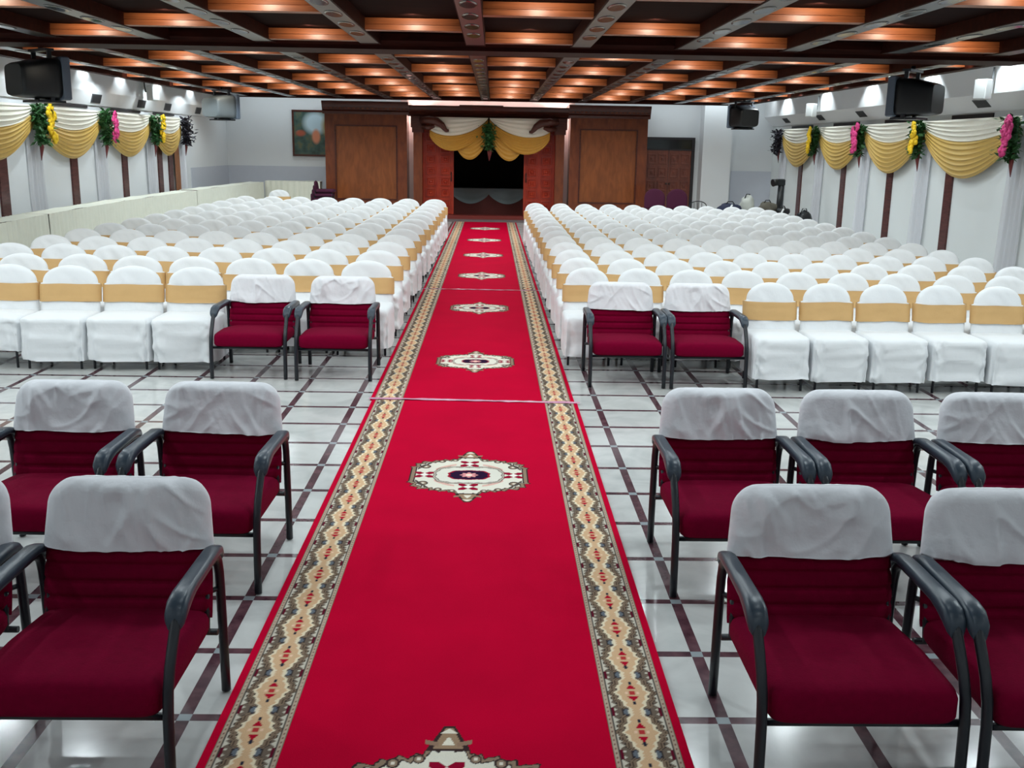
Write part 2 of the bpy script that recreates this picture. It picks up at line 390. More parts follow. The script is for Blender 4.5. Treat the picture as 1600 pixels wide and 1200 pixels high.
def medal_col(x, y):
    col = np.zeros(x.shape + (3,)); col[:] = RED
    ax, ay = np.abs(x), np.abs(y)
    body = sym([(.325, 0.001), (.325, .12), (.295, .20), (.27, .235), (.22, .245), (.15, .275), (.09, .285), (.05, .335), (0.001, .36)])
    ang = np.arctan2(y / .36, x / .325)
    tri = np.abs(((ang / (2 * PI) * 36) % 1) - .5) * 2; tri2 = np.abs(((ang / (2 * PI) * 72 + .25) % 1) - .5) * 2
    zig = 1 + (.075 * (tri - .5) + .03 * (tri2 - .5)) * np.clip((ay - .11) * 30, 0, 1)
    s = lambda k, w=1: poly_in(x / (k * (1 + (zig - 1) * w)), y / (k * (1 + (zig - 1) * w)), body)
    mixc(col, s(1.075), srgb(52, 40, 42)); mixc(col, s(1.05), srgb(146, 124, 104)); mixc(col, s(.985, .9), srgb(62, 52, 50)); mixc(col, s(.96, .9), srgb(228, 222, 206))
    # corner scrolls
    for cx, cy, rr in ((.262, .155, .030), (.17, .262, .022), (.09, .285, .02)):
        r = np.hypot(ax - cx, (ay - cy) * .8)
        mixc(col, r < rr, srgb(66, 52, 50)); mixc(col, r < rr * .72, srgb(150, 128, 108)); mixc(col, r < rr * .35, srgb(226, 216, 200))
    dg = np.abs((ax - .285) + (ay - .15) * .6)
    mixc(col, (dg < .012) & (ay > .08) & s(.95), srgb(84, 72, 66))
    # finials
    fy = ay - .36
    m = (fy > -.03) & (fy < .115) & (ax < .05 * (1 - fy / .13) + .012)
    mixc(col, m, srgb(60, 44, 44)); mixc(col, (fy > -.02) & (fy < .10) & (ax < .04 * (1 - fy / .13) + .004), srgb(160, 132, 106))
    mixc(col, (fy > .07) & (fy < .10) & (ax < .10 - fy), srgb(232, 224, 206)); mixc(col, (fy > 0) & (fy < .045) & (ax < .022 - fy * .4), srgb(232, 224, 206))
    arm = (np.abs(fy + .005 - ax * .35) < .012) & (ax > .03) & (ax < .075); mixc(col, arm, srgb(150, 120, 100))
    # pale pink arcs
    e = (ax / .245) ** 2 + (ay / .235) ** 2
    mixc(col, (np.abs(e - .80) < .10) & (ax > .08) & (ax < .20), srgb(222, 178, 164))
    # inner ring
    o = (ax / .205) ** 4 + (ay / .155) ** 2.4 + .06 * np.cos(np.arctan2(y, x) * 16)
    mixc(col, o < 1.15, srgb(96, 82, 76)); mixc(col, o < 1.05, srgb(190, 180, 166)); mixc(col, o < .86, srgb(96, 82, 76)); mixc(col, o < .78, srgb(226, 222, 208))
    c = (ax / .12) ** 3 + (ay / .085) ** 3 + .10 * np.cos(np.arctan2(y, x * .7) * 10)
    mixc(col, c < 1.1, srgb(160, 20, 50)); mixc(col, c < .78, srgb(42, 22, 52))
    a = np.arctan2(y * 1.1, x); r = np.hypot(x, y * 1.1)
    mixc(col, r < .032 + .022 * np.abs(np.cos(a * 4)), srgb(226, 150, 150)); mixc(col, r < .02, srgb(250, 226, 206))
    # bow crosses
    for cx, cy in ((.262, 0), (0, .215)):
        dx, dy = np.abs(ax - cx) / .056, np.abs(ay - cy) / .056
        mixc(col, (dx < 1) & (dy < 1) & (np.abs(dx - dy) < .5) & (dx + dy > .3), srgb(150, 8, 46))
        mixc(col, dx + dy < .55, srgb(240, 236, 226))
    return col

def make_carpet(name, xc, y0, y1, step, medals, med_step, label, loc_z=.001, zt=.011, phase=3.043, shear=0.0):
    V = []; F = []; COL = []
    off = 0
    def xs_at(x, y): return x + xc + shear * (y - y0)
    def patch(xa, xb, ya, yb, nx, ny, colf):
        nonlocal off
        gx, gy = np.meshgrid(np.linspace(xa, xb, nx + 1), np.linspace(ya, yb, ny + 1))
        V.append(np.stack([xs_at(gx, gy), gy, np.full(gx.shape, zt)], -1).reshape(-1, 3)); COL.append(colf(gx, gy).reshape(-1, 3))
        i = np.arange(ny)[:, None] * (nx + 1) + np.arange(nx)[None, :]
        F.append((np.stack([i, i + 1, i + nx + 2, i + nx + 1], -1).reshape(-1, 4)) + off); off += (nx + 1) * (ny + 1)
    red = lambda x, y: np.tile(np.array(RED), x.shape + (1,)) if False else np.broadcast_to(np.array(RED), x.shape + (3,)).copy()
    hw, b0, b1 = .776, .53, .748
    per = .2525
    def bcol(sgn):
        def f(x, y):
            t = (np.abs(x) - (b0 + b1) / 2) / ((b1 - b0) / 2)
            v = ((y - phase) / per + .5) % 1.0
            return border_col(t, v)
        return f
    nY = max(2, int((y1 - y0) / step)); nX = max(8, int((b1 - b0) / min(step, .012)))
    for s in (-1, 1):
        a, b = sorted((s * b0, s * b1)); patch(a, b, y0, y1, nX, nY, bcol(s))
        a, b = sorted((s * b1, s * hw)); patch(a, b, y0, y1, 1, 1, red)
    y = y0
    for m in sorted(medals):
        a, b = max(y0, m - .5), min(y1, m + .5)
        if a > y: patch(-b0, b0, y, a, 1, 1, red)
        patch(-b0, -.37, a, b, 1, 1, red); patch(.37, b0, a, b, 1, 1, red)
        patch(-.37, .37, a, b, int(.74 / med_step), int((b - a) / med_step), lambda x, yy, m=m: medal_col(x, yy - m))
        y = b
    if y < y1: patch(-b0, b0, y, y1, 1, 1, red)
    # sides
    for (xa, ya, xb, yb) in ((-hw, y0, hw, y0), (hw, y0, hw, y1), (hw, y1, -hw, y1), (-hw, y1, -hw, y0)):
        V.append(np.array([(xs_at(xa, ya), ya, loc_z), (xs_at(xb, yb), yb, loc_z), (xs_at(xb, yb), yb, zt), (xs_at(xa, ya), ya, zt)]))
        COL.append(np.tile(np.array(RED), (4, 1))); F.append(np.array([[0, 1, 2, 3]]) + off); off += 4
    V = np.concatenate(V); F = np.concatenate(F); COL = np.concatenate(COL)
    me = bpy.data.meshes.new(name)
    me.vertices.add(len(V)); me.vertices.foreach_set('co', V.astype(np.float32).ravel())
    me.loops.add(len(F) * 4); me.loops.foreach_set('vertex_index', F.astype(np.int32).ravel())
    me.polygons.add(len(F)); me.polygons.foreach_set('loop_start', np.arange(0, len(F) * 4, 4, dtype=np.int32))
    me.update(calc_edges=True); me.validate()
    ca = me.color_attributes.new('weave', 'FLOAT_COLOR', 'POINT')
    ca.data.foreach_set('color', np.concatenate([COL, np.ones((len(COL), 1))], 1).astype(np.float32).ravel())
    me.materials.append(M['carpet'])
    o = bpy.data.objects.new(name, me); C.objects.link(o)
    tag(o, label, 'carpet', 'red runner carpets down the aisle'); return o
make_carpet('runner_carpet', -.123, 1.2, 7.55, .005, [2.6, 5.753], .004, 'red runner carpet with two large medallions, nearest length in the foreground aisle')
make_carpet('runner_carpet', -.14, 7.56, 13.70, .009, [9.02, 12.13], .008, 'red runner carpet length between the front armchairs, lying between the two taped seams', shear=-.002)
make_carpet('runner_carpet', -.155, 13.71, 26.3, .02, [15.25, 18.2, 21.18, 24.18], .012, 'red runner carpet length farthest away, running up to the hall entrance', shear=-.003)
for y, dx, sk, lb in ((7.55, -.125, -.016, 'crinkled clear tape strip across the near carpet seam'), (13.705, -.15, -.01, 'clear tape strip across the far carpet seam among the white chairs')):
    def tp(u, v, y=y, dx=dx, sk=sk):
        x = dx + (u - .5) * 1.60
        return (x, y + sk * (u - .5) * 4 + (v - .5) * (.045 + .02 * noise.noise((x * 6, y, 1))), .0125 + .004 * noise.noise((x * 14, v * 2, y)) + .004)
    tag(MB().grid(tp, 60, 3).build('seam_tape', M['tape']), lb, 'tape', 'tape over the carpet seams')

# ------------------------------------------------------------------ cloth helpers
def folds(p, seed, ang, amp, sx=8., sy=1.8):
    c, s_ = math.cos(ang), math.sin(ang)
    u, v = p[0] * c + p[1] * s_, -p[0] * s_ + p[1] * c
    n = noise.noise((u * sx + seed, v * sy, seed * 1.7))
    return amp * (1 - 2.2 * abs(n)) + amp * .5 * noise.noise((u * sx * 2.3, v * sy * 2, seed + 9))
def creases(x, z, seed, ang, amp):
    """a few soft-sided drapery ridges fanning over a cotton cover, never sinking below it"""
    d = 0
    for k, (a, w) in enumerate(((ang, 1.0), (-ang * 1.25, .8), (ang * .35, .5))):
        a2 = a + .5 * x * 2
        c, s_ = math.cos(a2), math.sin(a2)
        u, v = x * c + z * s_, -x * s_ + z * c
        n = noise.noise((u * 9 + seed * 2.3 + k * 7, v * 2.4 + seed, k * 3.1))
        m = max(0, .5 + 1.2 * noise.noise((x * 4 + k, z * 5 + seed, seed * 1.9 + k)))
        d += w * m * max(0, 1 - 4.2 * abs(n)) ** 1.3
    return amp * d + amp * .25 * noise.noise((x * 12, z * 12, seed))
def back_loft(levels, T, yc, hwf, seed, amp, tz, ns=26, hem=0.0, ang=.9, pw=5.0):
    """rings of a cloth-covered back; levels = z list, tz(z) thickness factor 0..1"""
    rings = []
    for li, z in enumerate(levels):
        hw = max(hwf(z), .004); t = T * max(tz(z), .02); q = []
        for side in (-1, 1):
            for k in range(ns):
                s = -1 + 2 * k / (ns - 1) if side < 0 else 1 - 2 * k / (ns - 1)
                s *= .995
                yy = side * t * (1 - abs(s) ** pw) ** .5
                x = hw * s; zz = z
                if hem and li == 0: zz += hem * noise.noise((x * 5, side, seed)) + hem * .6 * s * s
                if amp > .012: d = max(-.004, creases(x, z, seed + side * 3.1, ang * (1 if side < 0 else -1), amp)) * min(1, tz(z) * 1.1) * (1 - abs(s) ** 8)
                else: d = folds((x, z), seed + side * 3.1, ang * (1 if side < 0 else -1), amp) * min(1, tz(z) * 1.1) * (1 - abs(s) ** 8)
                q.append((x, yc(z) + yy + side * d, zz))
        rings.append(q)
    return rings
def frange(a, b, n): return [a + (b - a) * i / (n - 1) for i in range(n)]

# ------------------------------------------------------------------ armchairs
def arm_parts(seed):
    def yc(z): return .25 + (z - .33) * .22
    # maroon back
    z0, z1, r = .315, .768, .08
    def hw(z):
        w = .285 - .022 * max(0, (z - .45) / .32)
        return w - (r * (1 - math.sqrt(max(0, 1 - ((z - (z1 - r)) / r) ** 2))) if z > z1 - r else 0)
    def tz(z): return math.sqrt(max(0, 1 - ((z - (z1 - .03)) / .03) ** 2)) if z > z1 - .03 else (math.sqrt(max(0, 1 - ((z0 + .03 - z) / .03) ** 2)) if z < z0 + .03 else 1)
    lv = [z0 + .001] + frange(z0 + .008, z0 + .03, 4) + frange(z0 + .04, z1 - .035, 60) + [z1 - .03 + .03 * math.sin(a) for a in frange(0, PI / 2, 7)]
    rb = back_loft(lv, .036, yc, hw, 5, 0, tz)
    out = []
    for ring, z in zip(rb, lv):   # horizontal tufting grooves on the front
        g = .011 * (math.cos((z - .335) * PI / .055) ** 12) if .33 < z < .56 else 0
        out.append([(x, y + (g if y < yc(z) else 0), zz) for x, y, zz in ring])
    back = MB().loft(out)
    # white cover
    c0, c1 = .552, .782
    def hw2(z):
        w = .297 - .030 * max(0, (z - .45) / .33)
        r2 = .088
        return w - (r2 * (1 - math.sqrt(max(0, 1 - ((z - (c1 - r2)) / r2) ** 2))) if z > c1 - r2 else 0)
    def tz2(z): return math.sqrt(max(0, 1 - ((z - (c1 - .035)) / .035) ** 2)) if z > c1 - .035 else 1
    lv2 = frange(c0, c1 - .036, 40) + [c1 - .035 + .035 * math.sin(a) for a in frange(0, PI / 2, 8)]
    cov = MB().loft(back_loft(lv2, .047, yc, hw2, seed * 4.3 + 1, .019, tz2, ns=72, hem=.016, ang=.75 + .12 * (seed % 3)), cap=False)
    # seat cushion
    def cushion():
        rings = []
        for z, i in ((.268, .03), (.275, .008), (.29, 0), (.345, 0), (.362, .006), (.374, .02), (.381, .05), (.386, .12), (.387, .2), (.387, .26)):
            q = []
            a, b0, b1 = .283 - i, -.325 + i * 1.1, .265 - i * .9
            for t in range(48):
                an = 2 * PI * t / 48; cx, cy = math.cos(an), math.sin(an)
                x = a * math.copysign(abs(cx) ** .17, cx); y = (b0 + b1) / 2 + (b1 - b0) / 2 * math.copysign(abs(cy) ** .17, cy)
                drop = .03 * max(0, (y + .05) / .3) * (1 if z > .34 else 0)
                q.append((x, y, z - drop + (.006 * math.cos(x * 5) if z > .36 else 0)))
            rings.append(q)
        return MB().loft(rings)
    legs = []
    for s in (-1, 1):
        x = s * .300
        legs.append(MB().tube([(x, -.315, .006), (x, -.308, .14), (x, -.300, .27), (x, -.288, .34), (x, -.262, .40), (x, -.225, .455), (x, -.19, .50), (x, -.165, .535)], .0165, 12))
        legs.append(MB().tube([(x, .315, .006), (x, .312, .2), (x, .305, .40), (x, .30, .46), (x, .288, .505), (x, .262, .533), (x, .225, .541), (x, .1, .541), (x, -.13, .539)], .0165, 12))
    arms = []
    for s in (-1, 1):
        x = s * .298; rings = []
        for y, z, w, h in ((.312, .505, .010, .012), (.307, .528, .020, .016), (.282, .549, .025, .017), (.235, .560, .027, .018), (.15, .562, .028, .018), (.04, .561, .029, .019), (-.05, .560, .030, .021), (-.105, .555, .0325, .026), (-.152, .543, .0335, .030), (-.184, .522, .031, .027), (-.196, .500, .020, .014)):
            rings.append([(x + w * math.copysign(abs(math.cos(t * PI / 10)) ** .6, math.cos(t * PI / 10)), y, z + h * math.copysign(abs(math.sin(t * PI / 10)) ** .7, math.sin(t * PI / 10))) for t in range(20)])
        arms.append(MB().loft(rings))
    fr = MB()
    for y in (-.28, .255): fr.tube([(-.298, y, .258), (.298, y, .258)], .012, 8)
    for s in (-1, 1):
        fr.tube([(s * .24, -.28, .258), (s * .24, .255, .262)], .010, 8)
        fr.tube([(s * .298, .305, .40), (s * .27, .27, .40)], .010, 8)
        fr.tube([(s * .27, .225, .27), (s * .265, .27, .42)], .010, 8)
    return back, cov, cushion(), legs, arms, fr
AV = []
for sd in range(4):
    back, cov, seat, legs, arms, fr = arm_parts(sd)
    AV.append((seat.mesh('seat', M['maroon']), back.mesh('backrest', M['maroon']), cov.mesh('back_cover', M['cover']), fr.mesh('seat_frame', M['metal']), [l.mesh('leg', M['metal']) for l in legs], [a.mesh('armrest', M['arm']) for a in arms]) if sd == 0 else AV[0][:2] + (cov.mesh('back_cover', M['cover']),) + AV[0][3:])
def link(name, me, parent):
    o = bpy.data.objects.new(name, me); C.objects.link(o); o.parent = parent; return o
def armchair(x, y, sd, label, rz=0.):
    t = thing('armchair', label, 'chair', (x, y, 0), rz, 'maroon armchairs with white back covers')
    seat, back, cov, fr, legs, arms = AV[sd]
    link('seat', seat, t); b = link('backrest', back, t); link('back_cover', cov, t)['label'] = 'white cotton back cover'
    link('seat_frame', fr, t)
    for l in legs: link('leg', l, t)
    for a in arms: link('armrest', a, t)
    return t
armchair(-1.225, 2.995, 0, 'large foreground maroon armchair left of the red carpet')
armchair(-1.905, 3.0, 1, 'maroon armchair cut off by the left edge, beside the large foreground one', .01)
armchair(1.105, 2.985, 2, 'large foreground maroon armchair right of the red carpet')
armchair(1.765, 2.965, 3, 'foreground maroon armchair cut off by the right edge, touching its neighbour', -.01)
armchair(-1.285, 4.435, 1, 'maroon armchair left of the carpet, behind the large foreground one', -.02)
armchair(-1.98, 4.435, 2, 'maroon armchair at the left edge of the second armchair row')
armchair(1.10, 4.435, 0, 'maroon armchair beside the carpet, behind the large right foreground one', .01)
armchair(1.765, 4.43, 3, 'middle maroon armchair of three in the second row right of the carpet')
armchair(2.435, 4.41, 1, 'rightmost maroon armchair of the second row, cut off by the right edge', -.01)
armchair(-1.29, 8.51, 2, 'maroon armchair in front of the white chairs, nearest the carpet on the left')
armchair(-1.985, 8.54, 3, 'maroon armchair in front of the white chairs, farther from the carpet on the left')
armchair(1.10, 8.39, 1, 'maroon armchair in front of the white chairs, nearest the carpet on the right')
armchair(1.762, 8.38, 0, 'maroon armchair in front of the white chairs, farther from the carpet on the right')

# ------------------------------------------------------------------ white covered chairs
def white_parts(W, seed):
    h = W / 2
    def yc(z): return .185 + (z - .42) * .17
    zs, zt = .672, .826
    def hw(z):
        if z <= zs: return h - .012
        u = (z - zs) / (zt - zs)
        return (h - .03) * math.sqrt(max(0, 1 - u ** 2.3))
    def tz(z):
        u = (z - .77) / (zt - .77)
        return math.sqrt(max(0, 1 - u * u)) if z > .77 else 1
    lv = frange(.36, zs, 14) + frange(zs + .006, .77, 9) + [.77 + (zt - .77) * math.sin(a) for a in frange(.15, PI / 2, 9)]
    cov = MB().loft(back_loft(lv, .034, yc, hw, seed * 3.7 + .5, .008, tz, ns=22, ang=.7), cap=False)
    # seat and skirt
    rnd = random.Random(seed); hem = .075 + .035 * rnd.random(); lift = rnd.random() * .05 if seed % 4 == 2 else 0
    rings = []
    lev = [(.0, hem, 1)] + [(0, hem + (.40 - hem) * k / 16, 1) for k in range(1, 17)] + [(.004, .425, 1), (.014, .438, 1), (.035, .445, 1), (.10, .448, 1), (.20, .449, 1)]
    N = 120
    for i, z, _ in lev:
        q = []
        k = max(0, (.43 - z) / .36)
        for t in range(N):
            an = 2 * PI * (t + .5) / N; cx, cy = math.cos(an), math.sin(an)
            a = h - .006 - i; b = .245 - i
            x = a * math.copysign(abs(cx) ** .22, cx); y = -.015 + b * math.copysign(abs(cy) ** .22, cy)
            f = k * (.016 * math.sin(an * 11 + seed * 2.1 + 2 * noise.noise((an, seed, 0))) + .010 * noise.noise((x * 7, y * 7 + seed, z * 3)) - .004)
            f += .016 * folds((x + y, z), seed + .3, 1.2, 1.0, 7, 3) * (1 if z < .43 else .3)
            if z < .43: f += creases(x * 1.1, z * 1.1 + (3 if y > 0 else 0), seed * 1.9 + .7, .85, .022) * (1 if abs(y + .015) > .2 else .4)
            n = Vector((cx, cy)).normalized()
            x += n.x * f * (.3 if abs(x) > h - .03 else 1); y += n.y * f
            zz = z + (lift * (1 if y < 0 else .3) * (1 - (z - hem) / .4) if z < .4 else 0)
            if z <= hem + .001: zz += .012 * noise.noise((x * 6, y * 6, seed * 1.3))
            if .42 < z < .44: zz += .010 * noise.noise((x * 16, y * 9, seed))
            q.append((x, y, zz))
        rings.append(q)
    cov.loft(rings, cap=False)
    o = len(cov.v) - N; cov.f.append(tuple(range(o, o + N))); cov.sm.append(True)
    # sash
    sr = []
    for z in (.522, .53, .56, .585, .61, .64, .664, .672):
        q = []
        for side in (-1, 1):
            for k in range(18):
                s = -1 + 2 * k / 17 if side < 0 else 1 - 2 * k / 17
                s *= .99
                e = .016 + .0025 * math.sin(z * 160 + seed + noise.noise((s * 2, z * 4, seed)) * 3)
                q.append(((h - .001) * s, yc(z) + side * ((.034 + e) * (1 - abs(s) ** 6) ** .5), z + .006 * noise.noise((s * 1.5, side, seed + .2)) + .008 * (s * s - .5) * math.sin(seed)))
        sr.append(q)
    sash = MB().loft(sr, cap=False)
    # knotted bow behind
    sash.ell((0, yc(.6) + .055, .60), .03, .02, .03, 8, 6)
    legs = []
    for s in (-1, 1):
        legs.append(MB().tube([(s * (h - .05), -.215, .006), (s * (h - .055), -.205, .40)], .011, 8))
        legs.append(MB().tube([(s * (h - .05), .225, .006), (s * (h - .055), .175, .40)], .011, 8))
    return cov, sash, legs
WV = {}
for key, W in (('L', .536), ('R', .46)):
    for sd in range(6):
        cov, sash, legs = white_parts(W, sd + (10 if key == 'R' else 0))
        WV[key, sd] = (cov.mesh('slipcover', M['cloth']), sash.mesh('sash', M['sash']), [l.mesh('leg', M['metal']) for l in legs])
def white_chair(key, sd, x, y, rz, label, group):
    t = thing('banquet_chair', label, 'chair', (x, y, 0), rz, group)
    cov, sash, legs = WV[key, sd]
    link('slipcover', cov, t); link('sash', sash, t)
    for l in legs: link('leg', l, t)
    return t
rw = random.Random(3)
YO = -.25    # the dome stands this far behind the chair's centre
def lab(side, row, seat, end):
    r = 'last row' if end else ORD[row] + ' row'
    s = 'seat beside the carpet' if seat == 0 else ORD[seat] + ' seat from carpet'
    return 'white tan-sashed chair %s of the carpet, %s, %s' % (side, r, s)
# left block: front row of six beside the armchairs, then rows of eight
for c in range(3, 9):
    white_chair('L', rw.randrange(6), -2.595 - .54 * (c - 3), 9.0 + YO + rw.uniform(-.02, .02), rw.uniform(-.008, .008),
                'white tan-sashed chair, front row left of the carpet, %s from the maroon armchairs' % ('next' if c == 3 else ORD[c - 3]), 'white chairs left of the carpet')
for r in range(13):
    for c in range(8):
        x = -1.19 - .551 * c + rw.uniform(-.006, .006)
        y = 9.74 + .945 * r + .055 * .551 * c + YO + rw.uniform(-.04, .04)
        white_chair('L', rw.randrange(6), x, y, rw.uniform(-.02, .02), lab('left', r + 1, c, r == 12), 'white chairs left of the carpet')
for c in range(6):
    white_chair('R', rw.randrange(6), 2.33 + .4765 * c, 8.50 + YO - .005 * c + rw.uniform(-.02, .02), rw.uniform(-.008, .008),
                'white tan-sashed chair, front row right of the carpet, %s from the maroon armchairs' % ('next' if c == 0 else ORD[c]), 'white chairs right of the carpet')
for r in range(14):
    for c in range(10):
        x = .872 + .4765 * c + rw.uniform(-.006, .006) - .003 * r
        y = 9.42 + .838 * r - .025 * c + YO + rw.uniform(-.035, .035)
        white_chair('R', rw.randrange(6), x, y, rw.uniform(-.02, .02), lab('right', r + 1, c, r == 13), 'white chairs right of the carpet')
white_chair('L', 1, -4.95, 24.0, .1, 'lone white covered chair behind the last left row, near the back tables', 'white chairs left of the carpet')

# ------------------------------------------------------------------ skirted tables
def skirt_table(a, b, zt, label, dep=.34, group='cream skirted tables along the left wall'):
    a, b = Vector((*a, 0)), Vector((*b, 0)); d = b - a; L = d.length; rz = math.atan2(d.y, d.x)
    t = thing('skirted_table', label, 'table', a, rz, group)
    MB().box(0, L, -dep / 2 + .02, dep / 2 - .02, zt - .03, zt - .006).build('tabletop', M['woodframe'], t)
    for x in (.08, L - .08):
        for y in (-dep / 2 + .06, dep / 2 - .06): MB().tube([(x, y, .005), (x, y, zt - .03)], .014, 8).build('leg', M['metal'], t)
    def top(u, v):
        return (u * L, (v - .5) * dep, zt + .004 * noise.noise((u * L * 3, v, zt)) + (.012 * noise.noise((u * L * 1.3, 0, 4)) if v in (0, 1) else 0))
    MB().grid(top, int(L * 8), 4).build('tablecloth', M['cream'], t)
    for sgn in (-1, 1):
        def sk(u, v, sgn=sgn):
            x = u * L; amp = .012 + .016 * v
            f = amp * math.sin(x * 44 + 2.5 * noise.noise((x * 2, 0, sgn))) + .012 * v * noise.noise((x * 3, v, 2))
            return (x, sgn * (dep / 2 + .012 + f + .02 * v), zt + .002 - v * (zt - .015))
        MB().grid(sk, int(L * 34), 6).build('skirt', M['cream'], t)
    return t
skirt_table((-5.98, 11.3), (-6.2, 14.12), .898, 'cream pleated skirted table at the left edge, nearest of the row')
skirt_table((-6.20, 14.13), (-6.35, 17.6), .90, 'cream pleated skirted table along the left wall, second from the near end')
skirt_table((-6.35, 17.61), (-6.30, 21.6), .90, 'cream pleated skirted table along the left wall, third from the near end')
skirt_table((-6.30, 21.61), (-6.02, 26.6), .91, 'cream pleated skirted table along the left wall, far end by the corner')
skirt_table((-5.86, 27.0), (-4.45, 27.0), .93, 'cream skirted table against the back wall beneath the painting')

# ------------------------------------------------------------------ drapes
def swag(mapf, L, zt, cols, e, dps, label, group, loc, sd=0, lean=0.0):
    """two layers: white upper drape, gold lower drape. mapf(u along, out, z)"""
    t = thing('swag_drape', label, 'curtain', loc, 0, group)
    prev = (0.0, 0.0)
    for (nm, mt, e0, d0, e1, d1, nf, base) in cols:
        def f(u, v, e0=e0, d0=d0, e1=e1, d1=d1, nf=nf, base=base):
            uu = u ** (1 + lean); hump = (4 * uu * (1 - uu)) ** (.85 if base < .025 else 1.1) if 0 < uu < 1 else 0
            A = e0 + d0 * hump; B = e1 + d1 * hump
            z = zt - (A + (B - A) * v)
            env = math.sin(PI * u) ** .7 if 0 < u < 1 else 0
            fold = .5 - .5 * math.cos(2 * PI * (v * nf + .3 * noise.noise((u * 2, v * 2, sd + base * 50))))
            out = base + .07 * env * (.35 + .65 * math.sin(PI * min(1, v * .85 + .1))) + .028 * fold * (.35 + .65 * env) 
            return mapf(u * L, out, z - .012 * math.sin(2 * PI * (v * nf)) * env)
        o = MB().grid(f, 40, 44).build(nm, mt, t)
    return t
def leafball(mb, fn, n, rs, size):
    for _ in range(n):
        p = fn(rs); a = rs.uniform(0, 2 * PI); b = rs.uniform(-.7, 1.0); sz = size * rs.uniform(.6, 1.2)
        d = Vector((math.cos(a) * math.cos(b), math.sin(a) * math.cos(b), math.sin(b) - .3)).normalized()
        s_ = d.cross(Vector((rs.uniform(-1, 1), rs.uniform(-1, 1), 1))).normalized()
        n_ = d.cross(s_)
        p = Vector(p)
        mb.add([p, p + d * sz * .5 + s_ * sz * .22, p + d * sz, p + d * sz * .5 - s_ * sz * .22, p + d * sz * .5 + n_ * sz * .06], [(0, 1, 4), (1, 2, 4), (2, 3, 4), (3, 0, 4)], True)
def blossom_mesh(rs, r, c):
    mb = MB()
    for k in range(5):
        a = 2 * PI * k / 5 + rs.random()
        mb.ell((c[0] + .5 * r * math.cos(a), c[1], c[2] + .5 * r * math.sin(a)), r * .55, r * .3, r * .5, 8, 5)
    mb.ell((c[0], c[1] - .1 * r, c[2]), r * .35, r * .4, r * .35, 8, 5)
    mb.v = [(c[0] + (x - c[0]), y, z) for x, y, z in mb.v]
    return mb
def bouquet(loc, rz, petal, label, seed, dark=False, hgt=.56, shift=0):
    """local -Y faces the hall"""
    rs = random.Random(seed); t = thing('flower_bouquet', label, 'flowers', loc, rz, 'flower bunches on the drapes')
    mb = MB(); mb.tube([(0, -.02, hgt / 2), (0, -.06, 0), (0, -.02, -hgt / 2)], [.03, .08, .02], 8); mb.tube([(0, .11, .22), (0, .03, .20), (0, -.06, .1)], .02, 6)
    leafball(mb, lambda r: (r.gauss(0, .075), -.04 - abs(r.gauss(0, .06)), r.uniform(-hgt / 2, hgt / 2)), 380, rs, .115)
    mb.v = [(x, min(y, .10), z) for x, y, z in mb.v]
    mb.build('foliage', M['leaf_dark' if dark else 'leaf'], t)
    if petal:
        for k in range(9):
            c = (shift + rs.uniform(-.09, .09), -.17 - rs.uniform(0, .05), hgt * (.42 - k * .095) + rs.uniform(-.02, .02))
            blossom_mesh(rs, .09 * rs.uniform(.8, 1.15), c).build('blossom', M[petal], t)
    rb = MB(); rb.tube([(.02, -.03, -hgt * .3), (.03, -.05, -hgt * .6), (.02, -.03, -hgt * .95)], [.05, .06, .008], 8, (1, .4))
    rb.build('ribbon', M['maroon_back'], t)
    return t
def sheer(mapf, loc, w, z0, z1, label, sd):
    def f(u, v):
        z = z1 + (z0 - z1) * v; ww = w * (.72 + .1 * v)
        return mapf((u - .5) * ww + .1 * v, .03 + .02 * math.sin(u * 26 + sd) + .012 * noise.noise((u * 4, v * 3, sd)), z)
    o = MB().grid(f, 40, 12).build('sheer_curtain', M['sheer']); o.location = loc
    return tag(o, label, 'curtain', 'sheer white curtain tails')

mR = lambda u, o, z: (-o, u, z)
mL = lambda u, o, z: (o, u, z)
near_far = ['nearest', 'second', 'third', 'farthest']
FR = [14.5, 17.74, 20.6, 23.5, 26.5]
def W_(e): return [('white_drape', M['white_drape'], 0.0, .0, .13, .25, 5, .02), ('gold_drape', M['gold_drape'], .13, .22, .30, e, 7, .03)]
lr = ['nearest and largest, by pink flowers at the frame edge', 'second nearest, between yellow and pink flowers', 'third nearest, between pink and yellow flowers', 'farthest one, beside the back corner']
for i in range(4):
    swag(mR, FR[i + 1] - FR[i], 2.43, W_(.60), 0, 0, 'right wall gold and white swag, ' + lr[i], 'gold and white wall swags', (XR - .06, FR[i], 0), i)
fl = ['pink', 'yellow', 'pink', 'yellow', None]
fn = ['pink flower bunch on the right wall at the frame edge', 'yellow flower bunch on the right wall beside the largest swag', 'pink flower bunch on the right wall, farther one between two swags', 'small yellow flower bunch on the right wall, farthest blooms', 'dark leafy bunch at the far end of the right wall swags']
for i in range(5):
    bouquet((XR - .13, FR[i], 2.13), -PI / 2, fl[i], fn[i], 20 + i, dark=fl[i] is None, shift=.09)
    sheer(mR, (XR - .004, FR[i], 0), .75, .02, 2.3, ['sheer white curtain tail at the right edge under the pink flowers', 'sheer white curtain tail under the nearer yellow flowers, right wall', 'sheer white curtain tail under the farther pink flowers, right wall', 'sheer white curtain tail under the small far yellow flowers', 'sheer white curtain tail at the far end of the right wall'][i], i)
FLY = [13.15, 15.95, 18.62, 21.3, 23.4]
ll = ['cut off by the left edge', 'nearest complete one, between yellow and pink flowers', 'third nearest, just beyond the pink flowers', 'farthest one, beside the dark leafy bunch']
